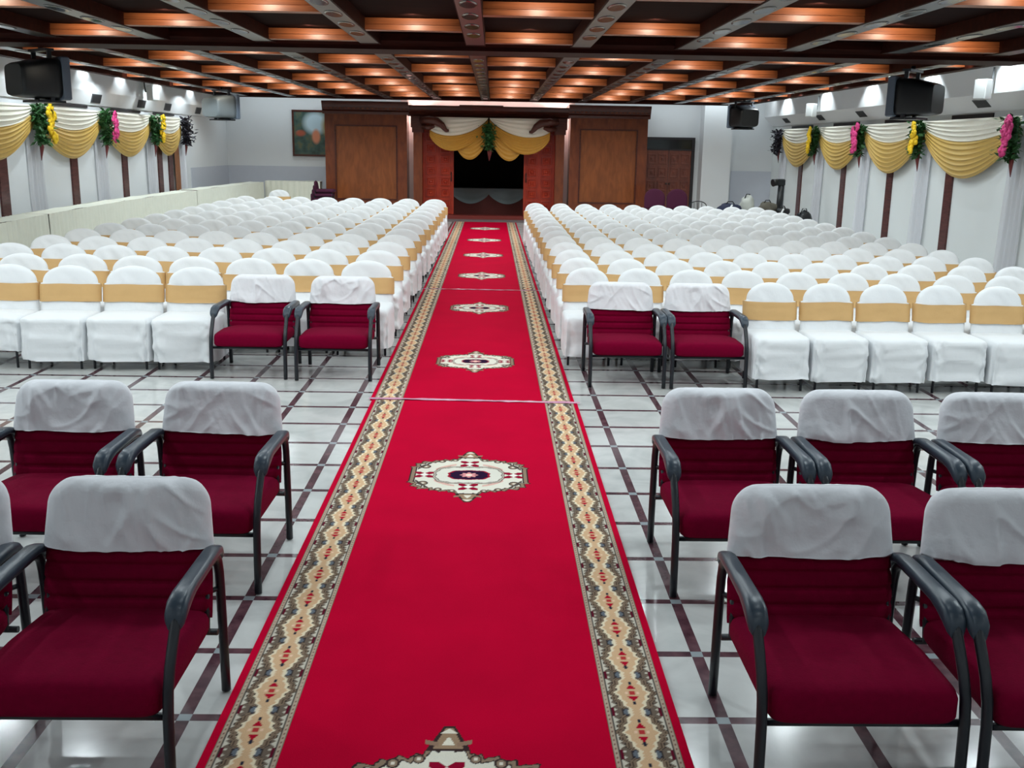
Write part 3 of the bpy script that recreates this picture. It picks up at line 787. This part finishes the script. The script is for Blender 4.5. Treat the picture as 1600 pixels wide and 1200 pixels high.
for i in range(4):
    swag(mL, FLY[i + 1] - FLY[i], 2.38, W_(.50), 0, 0, 'left wall gold and white swag, ' + ll[i], 'gold and white wall swags', (XL + .06, FLY[i], 0), 10 + i)
fl = [None, 'yellow', 'pink', 'yellow', None]
fn = ['', 'green bunch with yellow flowers on the left wall, nearest', 'pink flower bunch on the left wall', 'small yellow flower bunch on the left wall, farther one', 'dark leafy bunch at the far end of the left wall swags']
for i in range(1, 5):
    bouquet((XL + .13, FLY[i], 2.10), PI / 2, fl[i], fn[i], 40 + i, dark=fl[i] is None, shift=.09)
    sheer(mL, (XL + .004, FLY[i] + .1, 0), .7, .02, 2.25, ['', 'sheer white curtain tail nearest on the left wall, under yellow flowers', 'sheer white curtain tail under the pink flowers, left wall', 'sheer white curtain tail under the farther yellow flowers, left wall', 'sheer white curtain tail at the far end of the left wall'][i], 10 + i)
# tan side curtain closing the left drapes
tag(MB().grid(lambda u, v: (XL + .05 + .02 * math.sin(u * 14), 22.92 + u * .3 + .05 * math.sin(v * PI), 1.85 - v * 1.8), 16, 10).build('side_curtain', mat('rust_satin', srgb(140, 92, 62), .6, var=.1)), 'narrow rust-brown curtain at the far end of the left wall drapes', 'curtain')

# ------------------------------------------------------------------ vents, wall speakers
def vent(loc, rx, rz, label):
    t = thing('air_vent', label, 'vent', loc, 0, 'air vents in the white ducts'); t.rotation_euler = (rx, 0, rz)
    MB().box(-.21, .21, -.008, .012, -.075, .075).build('frame', M['vent'], t)
    for k in range(6): MB().box(-.19, .19, -.014, -.004, -.062 + k * .022, -.052 + k * .022).build('slat', M['shade_trim'], t)
    return t
aR = math.atan2(7.33 - 7.1, 2.75 - 2.52)
for i, (y, lb) in enumerate(((15.6, 'dark air vent in the right duct beside the near white speaker box'), (20.7, 'dark air vent in the right duct beyond the near television'), (23.3, 'dark air vent in the right duct under the far white speaker box'), (26.0, 'dark air vent in the right duct nearest the back corner'))):
    vent((7.215, y, 2.635), -aR, -PI / 2, lb).rotation_euler = Matrix.Rotation(-PI / 2, 3, 'Z').to_4x4().to_3x3().to_euler() if False else (R_(45), 0, -PI / 2)
aL = math.atan2(.07, .23)
for i, (y, lb) in enumerate(((18.6, 'dark air vent in the left duct nearest to the camera'), (20.95, 'dark air vent in the left duct, second along'), (22.6, 'dark air vent in the left duct, third along'), (24.9, 'dark air vent in the left duct below the far television'))):
    vent((-6.930, y, 2.585), 0, 0, lb).rotation_euler = (aL, 0, PI / 2)
def wallbox(loc, rz, label):
    t = thing('wall_speaker', label, 'speaker', loc, rz, 'white wall speakers')
    MB().box(-.10, .10, -.14, .0, -.15, .13, .012).build('cabinet', M['white_plastic'], t)
    MB().box(-.085, .085, -.146, -.139, -.13, .11).build('speaker_grille', mat('pale_mesh', (.6, .61, .6), .7), t)
    br = MB(); br.tube([(0, 0, .02), (0, .10, .02), (0, .12, .12), (0, .13, .3)], .014, 8); br.build('bracket', M['vent'], t)
    return t
wallbox((6.93, 14.9, 2.80), -PI / 2 + .5, 'white speaker box on the right duct near the frame edge')
wallbox((6.93, 22.9, 2.78), -PI / 2 + .5, 'white speaker box on the right duct toward the back')
wallbox((-6.74, 20.9, 2.80), PI / 2 - .4, 'white speaker box on the left duct')

# ------------------------------------------------------------------ televisions
def tv(loc, rz, label, w=.66, h=.50, d=.5, shell='black'):
    """screen faces local +Y"""
    t = thing('television', label, 'television', loc, rz, 'boxy televisions hung from the ceiling')
    MB().box(-w / 2, w / 2, .06, .16, -h / 2, h / 2, .015).build('bezel', M['silver_edge'], t)
    MB().grid(lambda u, v: ((u - .5) * (w - .09), .162 + .015 * (1 - (2 * u - 1) ** 2) * (1 - (2 * v - 1) ** 2), (v - .5) * (h - .1)), 12, 10).build('screen', M['screen'], t)
    rings = []
    for y, sw, sh, dz in ((.06, .96, .94, 0), (-.02, .94, .92, 0), (-.12, .90, .90, -.005), (-.24, .80, .84, -.02), (-.33, .74, .78, -.025), (-.38, .66, .70, -.03)):
        q = []
        for k in range(32):
            a = 2 * PI * k / 32; cx, cz = math.cos(a), math.sin(a)
            q.append((w / 2 * sw * math.copysign(abs(cx) ** .35, cx), y, dz + h / 2 * sh * math.copysign(abs(cz) ** .35, cz)))
        rings.append(q)
    sh = MB().loft(rings).build('shell', M[shell], t)
    st = MB(); st.box(-.20, .20, -.2, .14, -h / 2 - .03, -h / 2 - .005)
    for s in (-1, 1): st.box(s * .2 - .015, s * .2 + .015, -.05, .0, -h / 2 - .03, h / 2 + .09)
    st.box(-.22, .22, -.08, .03, h / 2 + .06, h / 2 + .09); st.tube([(0, -.025, h / 2 + .07), (0, -.025, 2.985 - loc[2])], .03, 10)
    st.build('hanger', M['metal'], t)
    return t
tv((-5.40, 12.9, 2.595), R_(-42), 'large black television hanging at the left edge, nearest the camera')
tv((5.33, 13.6, 2.60), R_(48), 'large black television hanging on the right, nearest the camera')
tv((-5.66, 22.2, 2.60), R_(-30), 'black and grey television hanging far left, near the painting', shell='casing')
tv((5.56, 23.6, 2.63), R_(12), 'small-looking black television hanging far right above the white pilaster', w=.62)

# ------------------------------------------------------------------ entrance facade
YFa = 26.6
def pier(x0, x1, label):
    t = thing('wood_panel', label, 'panel', ((x0 + x1) / 2, YFa, 0), 0, 'wooden panelled walls beside the entrance')
    h = (x1 - x0) / 2
    MB().box(-h + .02, h - .02, .06, .9, 0, 2.62).build('body', M['woodframe'], t)
    f = MB(); b = .24
    f.box(-h, -h + b, -.0, .06, .05, 2.62); f.box(h - b, h, 0, .06, .05, 2.62); f.box(-h + b, h - b, 0, .06, 2.36, 2.62); f.box(-h + b, h - b, 0, .06, .05, .5)
    f.build('frame', M['woodframe'], t)
    mo = MB(); q = .035
    for a, bb, z0, z1 in ((-h + b, -h + b + q, .5, 2.36), (h - b - q, h - b, .5, 2.36), (-h + b + q, h - b - q, .5, .5 + q), (-h + b + q, h - b - q, 2.36 - q, 2.36)): mo.box(a, bb, -.015, .055, z0, z1)
    mo.build('moulding', M['wooddark'], t)
    MB().box(-h + b + q, h - b - q, .03, .058, .5 + q, 2.36 - q).build('panel', M['woodpanel'], t)
    MB().box(-h - .01, h + .01, -.02, .06, 0, .05).build('plinth', M['wooddark'], t)
    c = MB(); c.prism([(.9, 2.62), (-.03, 2.62), (-.06, 2.68), (-.05, 2.72), (-.10, 2.78), (-.12, 2.84), (-.16, 2.88), (-.16, 2.93), (.9, 2.93)], 0, -h - .05, h + .05)
    co = c.build('cornice', M['wooddark'], t)
    d = MB()
    for k in range(18):
        x = -h + (k + .5) * 2 * h / 18; d.box(x - .03, x + .03, -.095, -.04, 2.745, 2.785)
    d.build('dentil_row', M['woodframe'], co)
    return t
pier(-4.26, -2.2, 'wooden panelled wall block left of the entrance, beside the painting')
pier(1.92, 3.88, 'wooden panelled wall block right of the entrance, beside the brown doors')

# door surround
ds = bpy.data.objects.new('door_1', None); C.objects.link(ds); ds.location = (-.13, YFa, 0); ds['kind'] = 'structure'
lt = MB(); lt.prism([(.5, 2.60), (.02, 2.60), (0, 2.64), (.01, 2.69), (-.06, 2.75), (-.08, 2.82), (-.08, 2.86), (.5, 2.86)], 0, -2.05, 2.03)
lt.build('lintel', M['wooddark'], ds)
MB().box(-.75, .35, -.1, .2, 2.86, 2.885).build('cresting', M['wooddark'], ds)
for s in (-1, 1):
    MB().box(s * 1.80 - .11, s * 1.80 + .11, .02, .3, 0, 2.6).build('jamb', M['woodframe'], ds)
    cap = MB(); cap.box(s * 1.80 - .17, s * 1.80 + .17, -.04, .3, 2.32, 2.60); cap.box(s * 1.8 - .14, s * 1.8 + .14, -.02, .3, 2.2, 2.32)
    cap.build('capital', M['wooddark'], ds)
    # curled bracket
    br = MB(); br.tube([(s * 1.70, -.12, 2.50), (s * 1.50, -.26, 2.50), (s * 1.30, -.28, 2.47), (s * 1.17, -.28, 2.38), (s * 1.11, -.28, 2.30), (s * 1.06, -.28, 2.25), (s * 1.0, -.28, 2.25)], [.09, .10, .10, .08, .06, .045, .03], 12)
    br.tube([(s * 1.66, -.10, 2.34), (s * 1.50, -.26, 2.32), (s * 1.36, -.27, 2.36)], [.06, .07, .04], 10)
    br.build('bracket', M['wooddark'], ds)
# carved door leaves standing open flat against the sides
for s, lb in ((-1, 'red carved door leaf left of the dark entrance'), (1, 'red carved door leaf right of the dark entrance')):
    t = thing('door_leaf', lb, 'door', (-.13 + s * 1.30, YFa + .34, 0), 0, 'red carved entrance doors')
    MB().box(-.40, .40, 0, .06, .16, 2.62).build('panel_board', M['doorred'], t)
    for r in range(8):
        for c in (-1, 1):
            z = .42 + r * .28
            m = MB(); x = c * .185
            for i, (a, y) in enumerate(((.12, 0), (.12, -.03), (.085, -.03), (.07, -.008), (.045, -.008), (.03, -.03))): pass
            rg = [[(x - a, y, z - a * .85), (x + a, y, z - a * .85), (x + a, y, z + a * .85), (x - a, y, z + a * .85)] for a, y in ((.125, 0), (.12, -.03), (.095, -.03), (.08, -.006), (.05, -.006), (.025, -.03))]
            m.loft(rg, smooth=False).build('carved_panel', M['doorred'], t)
    st = MB(); st.box(-.40, -.36, -.02, 0, .16, 2.62); st.box(.36, .40, -.02, 0, .16, 2.62); st.build('stile', M['doorred'], t)
    hd = MB(); hd.tube([(-s * .34, -.01, 1.0), (-s * .34, -.06, 1.02), (-s * .34, -.06, 1.2), (-s * .34, -.01, 1.22)], .012, 8); hd.build('handle', M['steel'], t)
# step
struct('trim_50', MB().box(-2.0, 1.75, 26.35, 26.95, 0, .06), M['greystep'])
struct('trim_51', MB().box(-1.35, 1.1, 26.55, 26.95, .06, .15), M['redstep'])
# vestibule behind the entrance, unlit
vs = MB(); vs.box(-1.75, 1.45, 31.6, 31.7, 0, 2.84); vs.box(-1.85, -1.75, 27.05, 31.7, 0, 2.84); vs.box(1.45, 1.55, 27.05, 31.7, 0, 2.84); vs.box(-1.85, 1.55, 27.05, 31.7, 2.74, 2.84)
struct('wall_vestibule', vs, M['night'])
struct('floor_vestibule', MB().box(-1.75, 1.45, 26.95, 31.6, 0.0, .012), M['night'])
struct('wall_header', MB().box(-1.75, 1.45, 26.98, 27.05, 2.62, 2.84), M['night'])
t = thing('draped_table', 'dim white draped table standing inside the dark entrance', 'table', (-.13, 29.2, 0))
MB().box(-1.0, 1.0, -.3, .3, .70, .74).build('tabletop', M['wooddark'], t)
for x in (-.9, .9):
    for y in (-.25, .25): MB().tube([(x, y, .013), (x, y, .70)], .02, 8).build('leg', M['metal'], t)
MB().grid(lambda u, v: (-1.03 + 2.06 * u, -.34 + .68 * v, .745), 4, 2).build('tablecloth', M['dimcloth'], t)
def vsw(u, v):
    h = abs(math.sin(PI * 2 * u)) ** .8
    return (-1.03 + 2.06 * u, -.345 - .02 * math.sin(v * 14) * h, .747 - v * (.16 + .26 * h))
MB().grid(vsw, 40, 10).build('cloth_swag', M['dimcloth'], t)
MB().box(-1.02, 1.02, -.325, -.315, .02, .70).build('front_cloth', M['redstep'], t)

# lit lobby glimpsed through the slits above and beside the doorway
lob = MB(); lob.box(-2.45, 2.1, 27.66, 27.69, 2.62, 3.3); lob.box(-2.45, -1.9, 27.66, 27.69, 0, 2.62); lob.box(1.6, 2.1, 27.66, 27.69, 0, 2.62)
struct('wall_lobby', lob, M['lobby'])

# entrance swags
mD = lambda u, o, z: (u, -o, z)
wd = lambda a: [('white_drape', M['white_drape'], 0., 0., a, .20, 4, .02), ('gold_drape', M['gold_dark'], a + .0, .22, a + .10, .46, 6, .03)]
def dswag(x0, x1, zt, e, cols, label, lean):
    t = thing('swag_drape', label, 'curtain', (x0, YFa - .13, 0), 0, 'gold and white entrance swags')
    L = x1 - x0
    for (nm, mt, e0a, e0b, d0, e1a, e1b, d1, nf, base) in cols:
        def f(u, v):
            hump = (4 * u * (1 - u)) ** .8 if 0 < u < 1 else 0
            A = e0a + (e0b - e0a) * u + d0 * hump; B = e1a + (e1b - e1a) * u + d1 * hump
            env = math.sin(PI * u) if 0 < u < 1 else 0
            out = base + .05 * env + .02 * (.5 - .5 * math.cos(2 * PI * v * nf)) * (.4 + .6 * env)
            return mD(u * L, out, zt - (A + (B - A) * v))
        MB().grid(f, 36, 36).build(nm, mt, t)
    return t
dswag(-1.62, -.16, 2.58, 0, [('white_drape', M['white_drape'], 0, 0, 0, .30, .02, .27, 4, .0), ('gold_drape', M['gold_dark'], .30, .04, .26, .46, .10, .52, 6, .015)], 'large gold and white swag over the entrance, left half', 0)
dswag(-.12, 1.40, 2.58, 0, [('white_drape', M['white_drape'], 0, 0, 0, .02, .32, .27, 4, .0), ('gold_drape', M['gold_dark'], .04, .32, .26, .10, .50, .56, 6, .015)], 'large gold and white swag over the entrance, right half', 0)
dswag(-.98, -.14, 2.45, 0, [('gold_drape', M['gold_dark'], .45, .10, .12, .52, .30, .48, 5, -.03)], 'small lower gold swag hanging under the left entrance swag', 0)
dswag(-.10, .75, 2.45, 0, [('gold_drape', M['gold_dark'], .10, .45, .12, .30, .52, .50, 5, -.03)], 'small lower gold swag hanging under the right entrance swag', 0)
bouquet((-.14, YFa - .16, 2.12), 0, None, 'small green leaf bunch in the middle of the entrance swags', 77, hgt=.62)

# brown double doors at the back right
d2 = bpy.data.objects.new('door_2', None); C.objects.link(d2); d2.location = (4.62, YB, 0); d2['kind'] = 'structure'
f2 = MB(); f2.box(-.68, -.60, -.06, 0, 0, 2.2); f2.box(.60, .68, -.06, 0, 0, 2.2); f2.box(-.60, .60, -.06, 0, 2.14, 2.2); f2.box(-.6, .6, -.05, 0, 1.86, 1.90)
f2.build('door_frame', M['shade_trim'], d2)
MB().box(-.60, .60, -.03, -.002, 1.90, 2.14).build('transom_glass', M['screen'], d2)
for s in (-1, 1):
    lf = MB().box(s * .3 - .295, s * .3 + .295, -.045, -.005, .01, 1.86).build('door_panel', M['doorbrown'], d2)
    m = MB()
    for r in range(5):
        for c in (-1, 1):
            x, z = s * .3 + c * .14, .24 + r * .35
            m.loft([[(x - a, y, z - a * 1.2), (x + a, y, z - a * 1.2), (x + a, y, z + a * 1.2), (x - a, y, z + a * 1.2)] for a, y in ((.11, -.045), (.105, -.06), (.085, -.06), (.075, -.05), (.04, -.05), (.02, -.062))], smooth=False)
    m.build('carving', M['doorbrown'], lf)
    MB().ell((s * .04, -.07, 1.0), .025, .03, .025).build('knob', M['steel'], d2)

# painting (a plain generic landscape with a bright sky and an orange patch)
def paint_mat():
    m = bpy.data.materials.new('painted_canvas'); m.use_nodes = True
    nt = m.node_tree; b = nt.nodes['Principled BSDF']; L = nt.links
    tc = nt.nodes.new('ShaderNodeTexCoord')
    n = nt.nodes.new('ShaderNodeTexNoise'); n.inputs['Scale'].default_value = 5; n.inputs['Detail'].default_value = 5; L.new(tc.outputs['Object'], n.inputs['Vector'])
    cr = nt.nodes.new('ShaderNodeValToRGB'); e = cr.color_ramp.elements
    e[0].position = .3; e[0].color = (*srgb(40, 58, 52), 1); e[1].position = .7; e[1].color = (*srgb(110, 104, 70), 1)
    x = cr.color_ramp.elements.new(.5); x.color = (*srgb(66, 92, 84), 1); L.new(n.outputs['Fac'], cr.inputs['Fac'])
    col = cr.outputs['Color']
    def blob(col, loc, sc, c, amt):
        mp = nt.nodes.new('ShaderNodeMapping'); mp.vector_type = 'TEXTURE'; mp.inputs['Location'].default_value = loc; mp.inputs['Scale'].default_value = sc
        L.new(tc.outputs['Object'], mp.inputs['Vector'])
        ad = nt.nodes.new('ShaderNodeVectorMath'); ad.operation = 'ADD'; L.new(mp.outputs[0], ad.inputs[0])
        s2 = nt.nodes.new('ShaderNodeVectorMath'); s2.operation = 'SCALE'; s2.inputs['Scale'].default_value = .5; L.new(n.outputs['Color'], s2.inputs[0]); L.new(s2.outputs[0], ad.inputs[1])
        g = nt.nodes.new('ShaderNodeTexGradient'); g.gradient_type = 'SPHERICAL'; L.new(mp.outputs[0], g.inputs[0])
        ml = nt.nodes.new('ShaderNodeMath'); ml.operation = 'MULTIPLY'; ml.inputs[1].default_value = amt; ml.use_clamp = True; L.new(g.outputs['Fac'], ml.inputs[0])
        mx = nt.nodes.new('ShaderNodeMix'); mx.data_type = 'RGBA'; L.new(ml.outputs[0], mx.inputs[0]); L.new(col, mx.inputs[6]); mx.inputs[7].default_value = (*c, 1)
        return mx.outputs[2]
    col = blob(col, (.05, 0, .26), (.38, 1, .34), srgb(196, 218, 228), 2.2)
    col = blob(col, (.36, 0, .2), (.2, 1, .3), srgb(150, 132, 70), 1.6)
    col = blob(col, (.06, 0, -.08), (.13, 1, .22), srgb(220, 140, 106), 2.4)
    col = blob(col, (-.34, 0, .0), (.16, 1, .1), srgb(170, 84, 60), 2)
    L.new(col, b.inputs['Base Color']); b.inputs['Roughness'].default_value = .4
    return m
t = thing('painting', 'framed landscape painting with bright sky on the back wall, left', 'painting', (-4.72, YB - .02, 2.14))
MB().box(-.52, .52, -.02, .015, -.55, .55).build('canvas', paint_mat(), t)
f = MB(); f.box(-.56, .56, -.035, .018, .54, .59); f.box(-.56, .56, -.035, .018, -.59, -.54); f.box(-.56, -.51, -.035, .018, -.54, .54); f.box(.51, .56, -.035, .018, -.54, .54)
f.build('frame', M['wooddark'], t)

# ------------------------------------------------------------------ chairs and gear at the back
def round_chair(loc, rz, label, group='maroon round-back chairs', m='maroon_dark', top=.97):
    t = thing('round_back_chair', label, 'chair', loc, rz, group)
    def hw(z): return .25 * math.sqrt(max(0, 1 - max(0, (z - (top - .22)) / .22) ** 2)) if z > top - .22 else .25
    lv = frange(.5, top - .22, 8) + [top - .22 + .22 * math.sin(a) for a in frange(.1, PI / 2, 10)]
    MB().loft(back_loft(lv, .03, lambda z: .2 + (z - .5) * .12, hw, 3, 0, lambda z: 1 if z < top - .02 else .4, ns=18)).build('backrest', M[m], t)
    MB().box(-.24, .24, -.24, .2, .42, .50, .03).build('seat', M[m], t)
    for s in (-1, 1):
        MB().tube([(s * .21, -.2, .005), (s * .21, -.2, .43)], .012, 8).build('leg', M['metal'], t)
        MB().tube([(s * .21, .26, .005), (s * .21, .2, .43), (s * .21, .21, .6)], .012, 8).build('leg', M['metal'], t)
    return t
round_chair((3.86, 24.6, 0), 0, 'dark maroon round-back chair against the right wooden panel')
round_chair((4.40, 24.6, 0), 0, 'dark maroon round-back chair in front of the brown double doors')
# pile of tilted maroon chairs stacked beside the left panel
for k in range(4):
    c = round_chair((-4.22 + .03 * k, 25.6, .10 * k), R_(90), 'dark maroon chair stacked beside the left wooden panel, ' + ['lowest', 'second lowest', 'third lowest', 'topmost'][k] + ' of the stack', 'stacked maroon chairs by the left panel', top=.70)
# metal chair with an arched spindle back
t = thing('metal_chair', 'thin metal chair with arched spindle back near the white pilaster', 'chair', (4.83, 24.2, 0))
a = MB(); a.tube([(-.2, .2, .45), (-.2, .22, .60)] + [(-.2 * math.cos(q), .23, .60 + .11 * math.sin(q)) for q in frange(0.1, PI - .1, 12)] + [(.2, .22, .60), (.2, .2, .45)], .011, 8); a.build('back_frame', M['metal'], t)
for x in (-.09, 0, .09): MB().tube([(x, .2, .45), (x, .23, .68)], .007, 6).build('spindle', M['metal'], t)
MB().box(-.2, .2, -.2, .2, .42, .45, .01).build('seat', M['metal'], t)
for sx_ in (-.18, .18):
    for sy_ in (-.18, .18): MB().tube([(sx_, sy_, .005), (sx_, sy_, .43)], .011, 8).build('leg', M['metal'], t)
# low table carrying the gear
t = thing('gear_table', 'low dark table under the bags at the back right', 'table', (5.95, 22.9, 0))
MB().box(-.95, .55, -.3, .3, .40, .44, .01).build('tabletop', M['wooddark'], t)
for x in (-.88, .48):
    for y in (-.24, .24): MB().tube([(x, y, .005), (x, y, .40)], .018, 8).build('leg', M['metal'], t)
def bag(loc, r, m, label, seed, rot=0, strip=False, extra=None):
    t = thing('bag', label, 'bag', loc, rot)
    MB().ell((0, 0, r[2]), *r, 20, 12, .35, seed).build('body', M[m], t)
    h = MB(); h.tube([(-r[0] * .4, -.02, r[2] * 1.75), (-r[0] * .2, -.03, r[2] * 2.15), (r[0] * .2, -.03, r[2] * 2.15), (r[0] * .4, -.02, r[2] * 1.75)], .012, 8); h.build('handle', M['black'], t)
    if strip: MB().tube([(-r[0] * .5, -r[1] * .92, r[2] * .5), (-r[0] * .2, -r[1] * 1.02, r[2] * 1.3), (0, -r[1] * .85, r[2] * 1.7)], .02, 8).build('strap', M['strip'], t)
    return t
bag((5.22, 22.85, .47), (.26, .16, .15), 'navy', 'dark navy slumped bag with white strap at the back right', 3, .2, True)
bag((5.64, 22.98, .48), (.17, .16, .22), 'greyc', 'pale grey cloth bundle between the navy and olive bags', 5)
bag((6.05, 22.85, .47), (.2, .16, .17), 'olive', 'olive brown bag left of the camera tripod', 7)
bag((6.36, 22.72, .46), (.15, .13, .12), 'black', 'black bag with white strap at the tripod foot', 9, 0, True)
bag((6.82, 22.65, .03), (.2, .17, .30), 'black', 'round black bag on the floor beside the right wall', 11)
t = thing('video_camera', 'tall black covered camera stand with head turned left, back right', 'camera', (6.52, 23.55, 0))
st = MB(); st.tube([(0, 0, .05), (0, 0, .7), (.01, 0, 1.2)], [.05, .075, .07], 12); st.build('column', M['black'], t)
hd = MB(); hd.box(-.10, .08, -.08, .12, 1.13, 1.28, .02); hd.build('camera_body', M['black'], t)
ln = MB(); ln.tube([(-.09, 0, 1.2), (-.14, -.02, 1.2), (-.2, -.04, 1.19)], [.07, .075, .085], 14); ln.build('lens_hood', M['black'], t)
for k in range(3):
    a = k * 2 * PI / 3 + .4; MB().tube([(0, 0, .5), (.22 * math.cos(a), .22 * math.sin(a), .012)], .016, 8).build('leg', M['metal'], t)

# ------------------------------------------------------------------ lights
def spot(loc, target, energy, ang, col=(1, 1, 1), blend=.4, r=.03):
    l = bpy.data.lights.new('unseen_spot', 'SPOT'); l.energy = energy; l.spot_size = R_(ang); l.spot_blend = blend; l.color = col; l.shadow_soft_size = r
    o = bpy.data.objects.new('unseen_spot', l); C.objects.link(o); o.location = loc
    o.rotation_euler = (Vector(target) - Vector(loc)).to_track_quat('-Z', 'Y').to_euler()
COOL = (.85, .96, 1.0)
for x, y, z, w in lamps:
    spot((x, y + .13, z + .015), (x, y + .75, z - .2), 12, 140, (1, .90, .74), .5, .04)  # unseen lamp added to give each crossbar its warm central glow
    spot((x, y - .5, ZB + .03), (x, y - .5, 0), 34, 150, COOL, .3, .05)  # unseen coffer light added for the overall brightness of the hall
for x0, x1 in COLS[::2] + COLS[-1:]:
    for y in (-2.2, -.4, 1.4, 3.2, 5.0):  # unseen fill added above and behind the camera to lift the foreground
        spot(((x0 + x1) / 2, y, ZB + .03), ((x0 + x1) / 2, y, 0), 15, 150, COOL, .3, .05)
for y in (16.4, 18.0, 19.75, 21.9, 24.2):
    spot((-6.775, y, 3.16), (-6.90, y, 2.85), 16, 112, COOL, .35, .02)
for y in (14.6, 17.2, 19.9, 22.6, 25.6):
    spot((6.72, y, 3.24), (7.06, y, 2.72), 34, 108, COOL, .4, .02)
# warm lamps in the lobby behind the slits
for x in (-2.05, 1.78):
    l = bpy.data.lights.new('lobby_lamp', 'POINT'); l.energy = 22; l.color = (1, .85, .8); l.shadow_soft_size = .05
    o = bpy.data.objects.new('lobby_lamp', l); C.objects.link(o); o.location = (x, 27.3, 2.75)
l = bpy.data.lights.new('lobby_tube', 'AREA'); l.shape = 'RECTANGLE'; l.size = 3.5; l.size_y = .05; l.energy = 14; l.color = (1, .88, .84)
o = bpy.data.objects.new('lobby_tube', l); C.objects.link(o); o.location = (-.1, 27.35, 3.27); o.rotation_euler = (R_(25), 0, 0)

for x0, x1, e in ((-6.6, -2.6, 16), (2.2, 7.0, 20)):  # unseen area lights added to brighten the back wall
    l = bpy.data.lights.new('back_wash_light', 'AREA'); l.shape = 'RECTANGLE'; l.size = x1 - x0; l.size_y = .06; l.energy = e; l.color = COOL
    o = bpy.data.objects.new('back_wash_light', l); C.objects.link(o); o.location = ((x0 + x1) / 2, 26.75, 3.28); o.rotation_euler = (R_(25), 0, 0)
w = bpy.data.worlds.new('World'); sc.world = w; w.use_nodes = True
w.node_tree.nodes['Background'].inputs[0].default_value = (.02, .02, .025, 1); w.node_tree.nodes['Background'].inputs[1].default_value = 1

# ------------------------------------------------------------------ camera
yaw, pitch, roll = R_(1.203), R_(13.07), R_(1.0)
f = Vector((math.sin(yaw) * math.cos(pitch), math.cos(yaw) * math.cos(pitch), -math.sin(pitch)))
r = f.cross(Vector((0, 0, 1))).normalized(); u = r.cross(f)
r2 = r * math.cos(roll) + u * math.sin(roll); u2 = u * math.cos(roll) - r * math.sin(roll)
cam = bpy.data.cameras.new('Camera'); co = bpy.data.objects.new('Camera', cam); C.objects.link(co)
cam.sensor_width = 36; cam.sensor_fit = 'HORIZONTAL'; cam.lens = 36.0; cam.clip_start = .05; cam.clip_end = 100
mt = Matrix(((r2.x, u2.x, -f.x, 0), (r2.y, u2.y, -f.y, 0), (r2.z, u2.z, -f.z, 1.9), (0, 0, 0, 1)))
co.matrix_world = mt
sc.camera = co
sc.view_settings.view_transform = 'Standard'; sc.view_settings.look = 'None'; sc.view_settings.gamma = 1
sc.view_settings.exposure = 0.12
sc.view_settings.use_curve_mapping = False
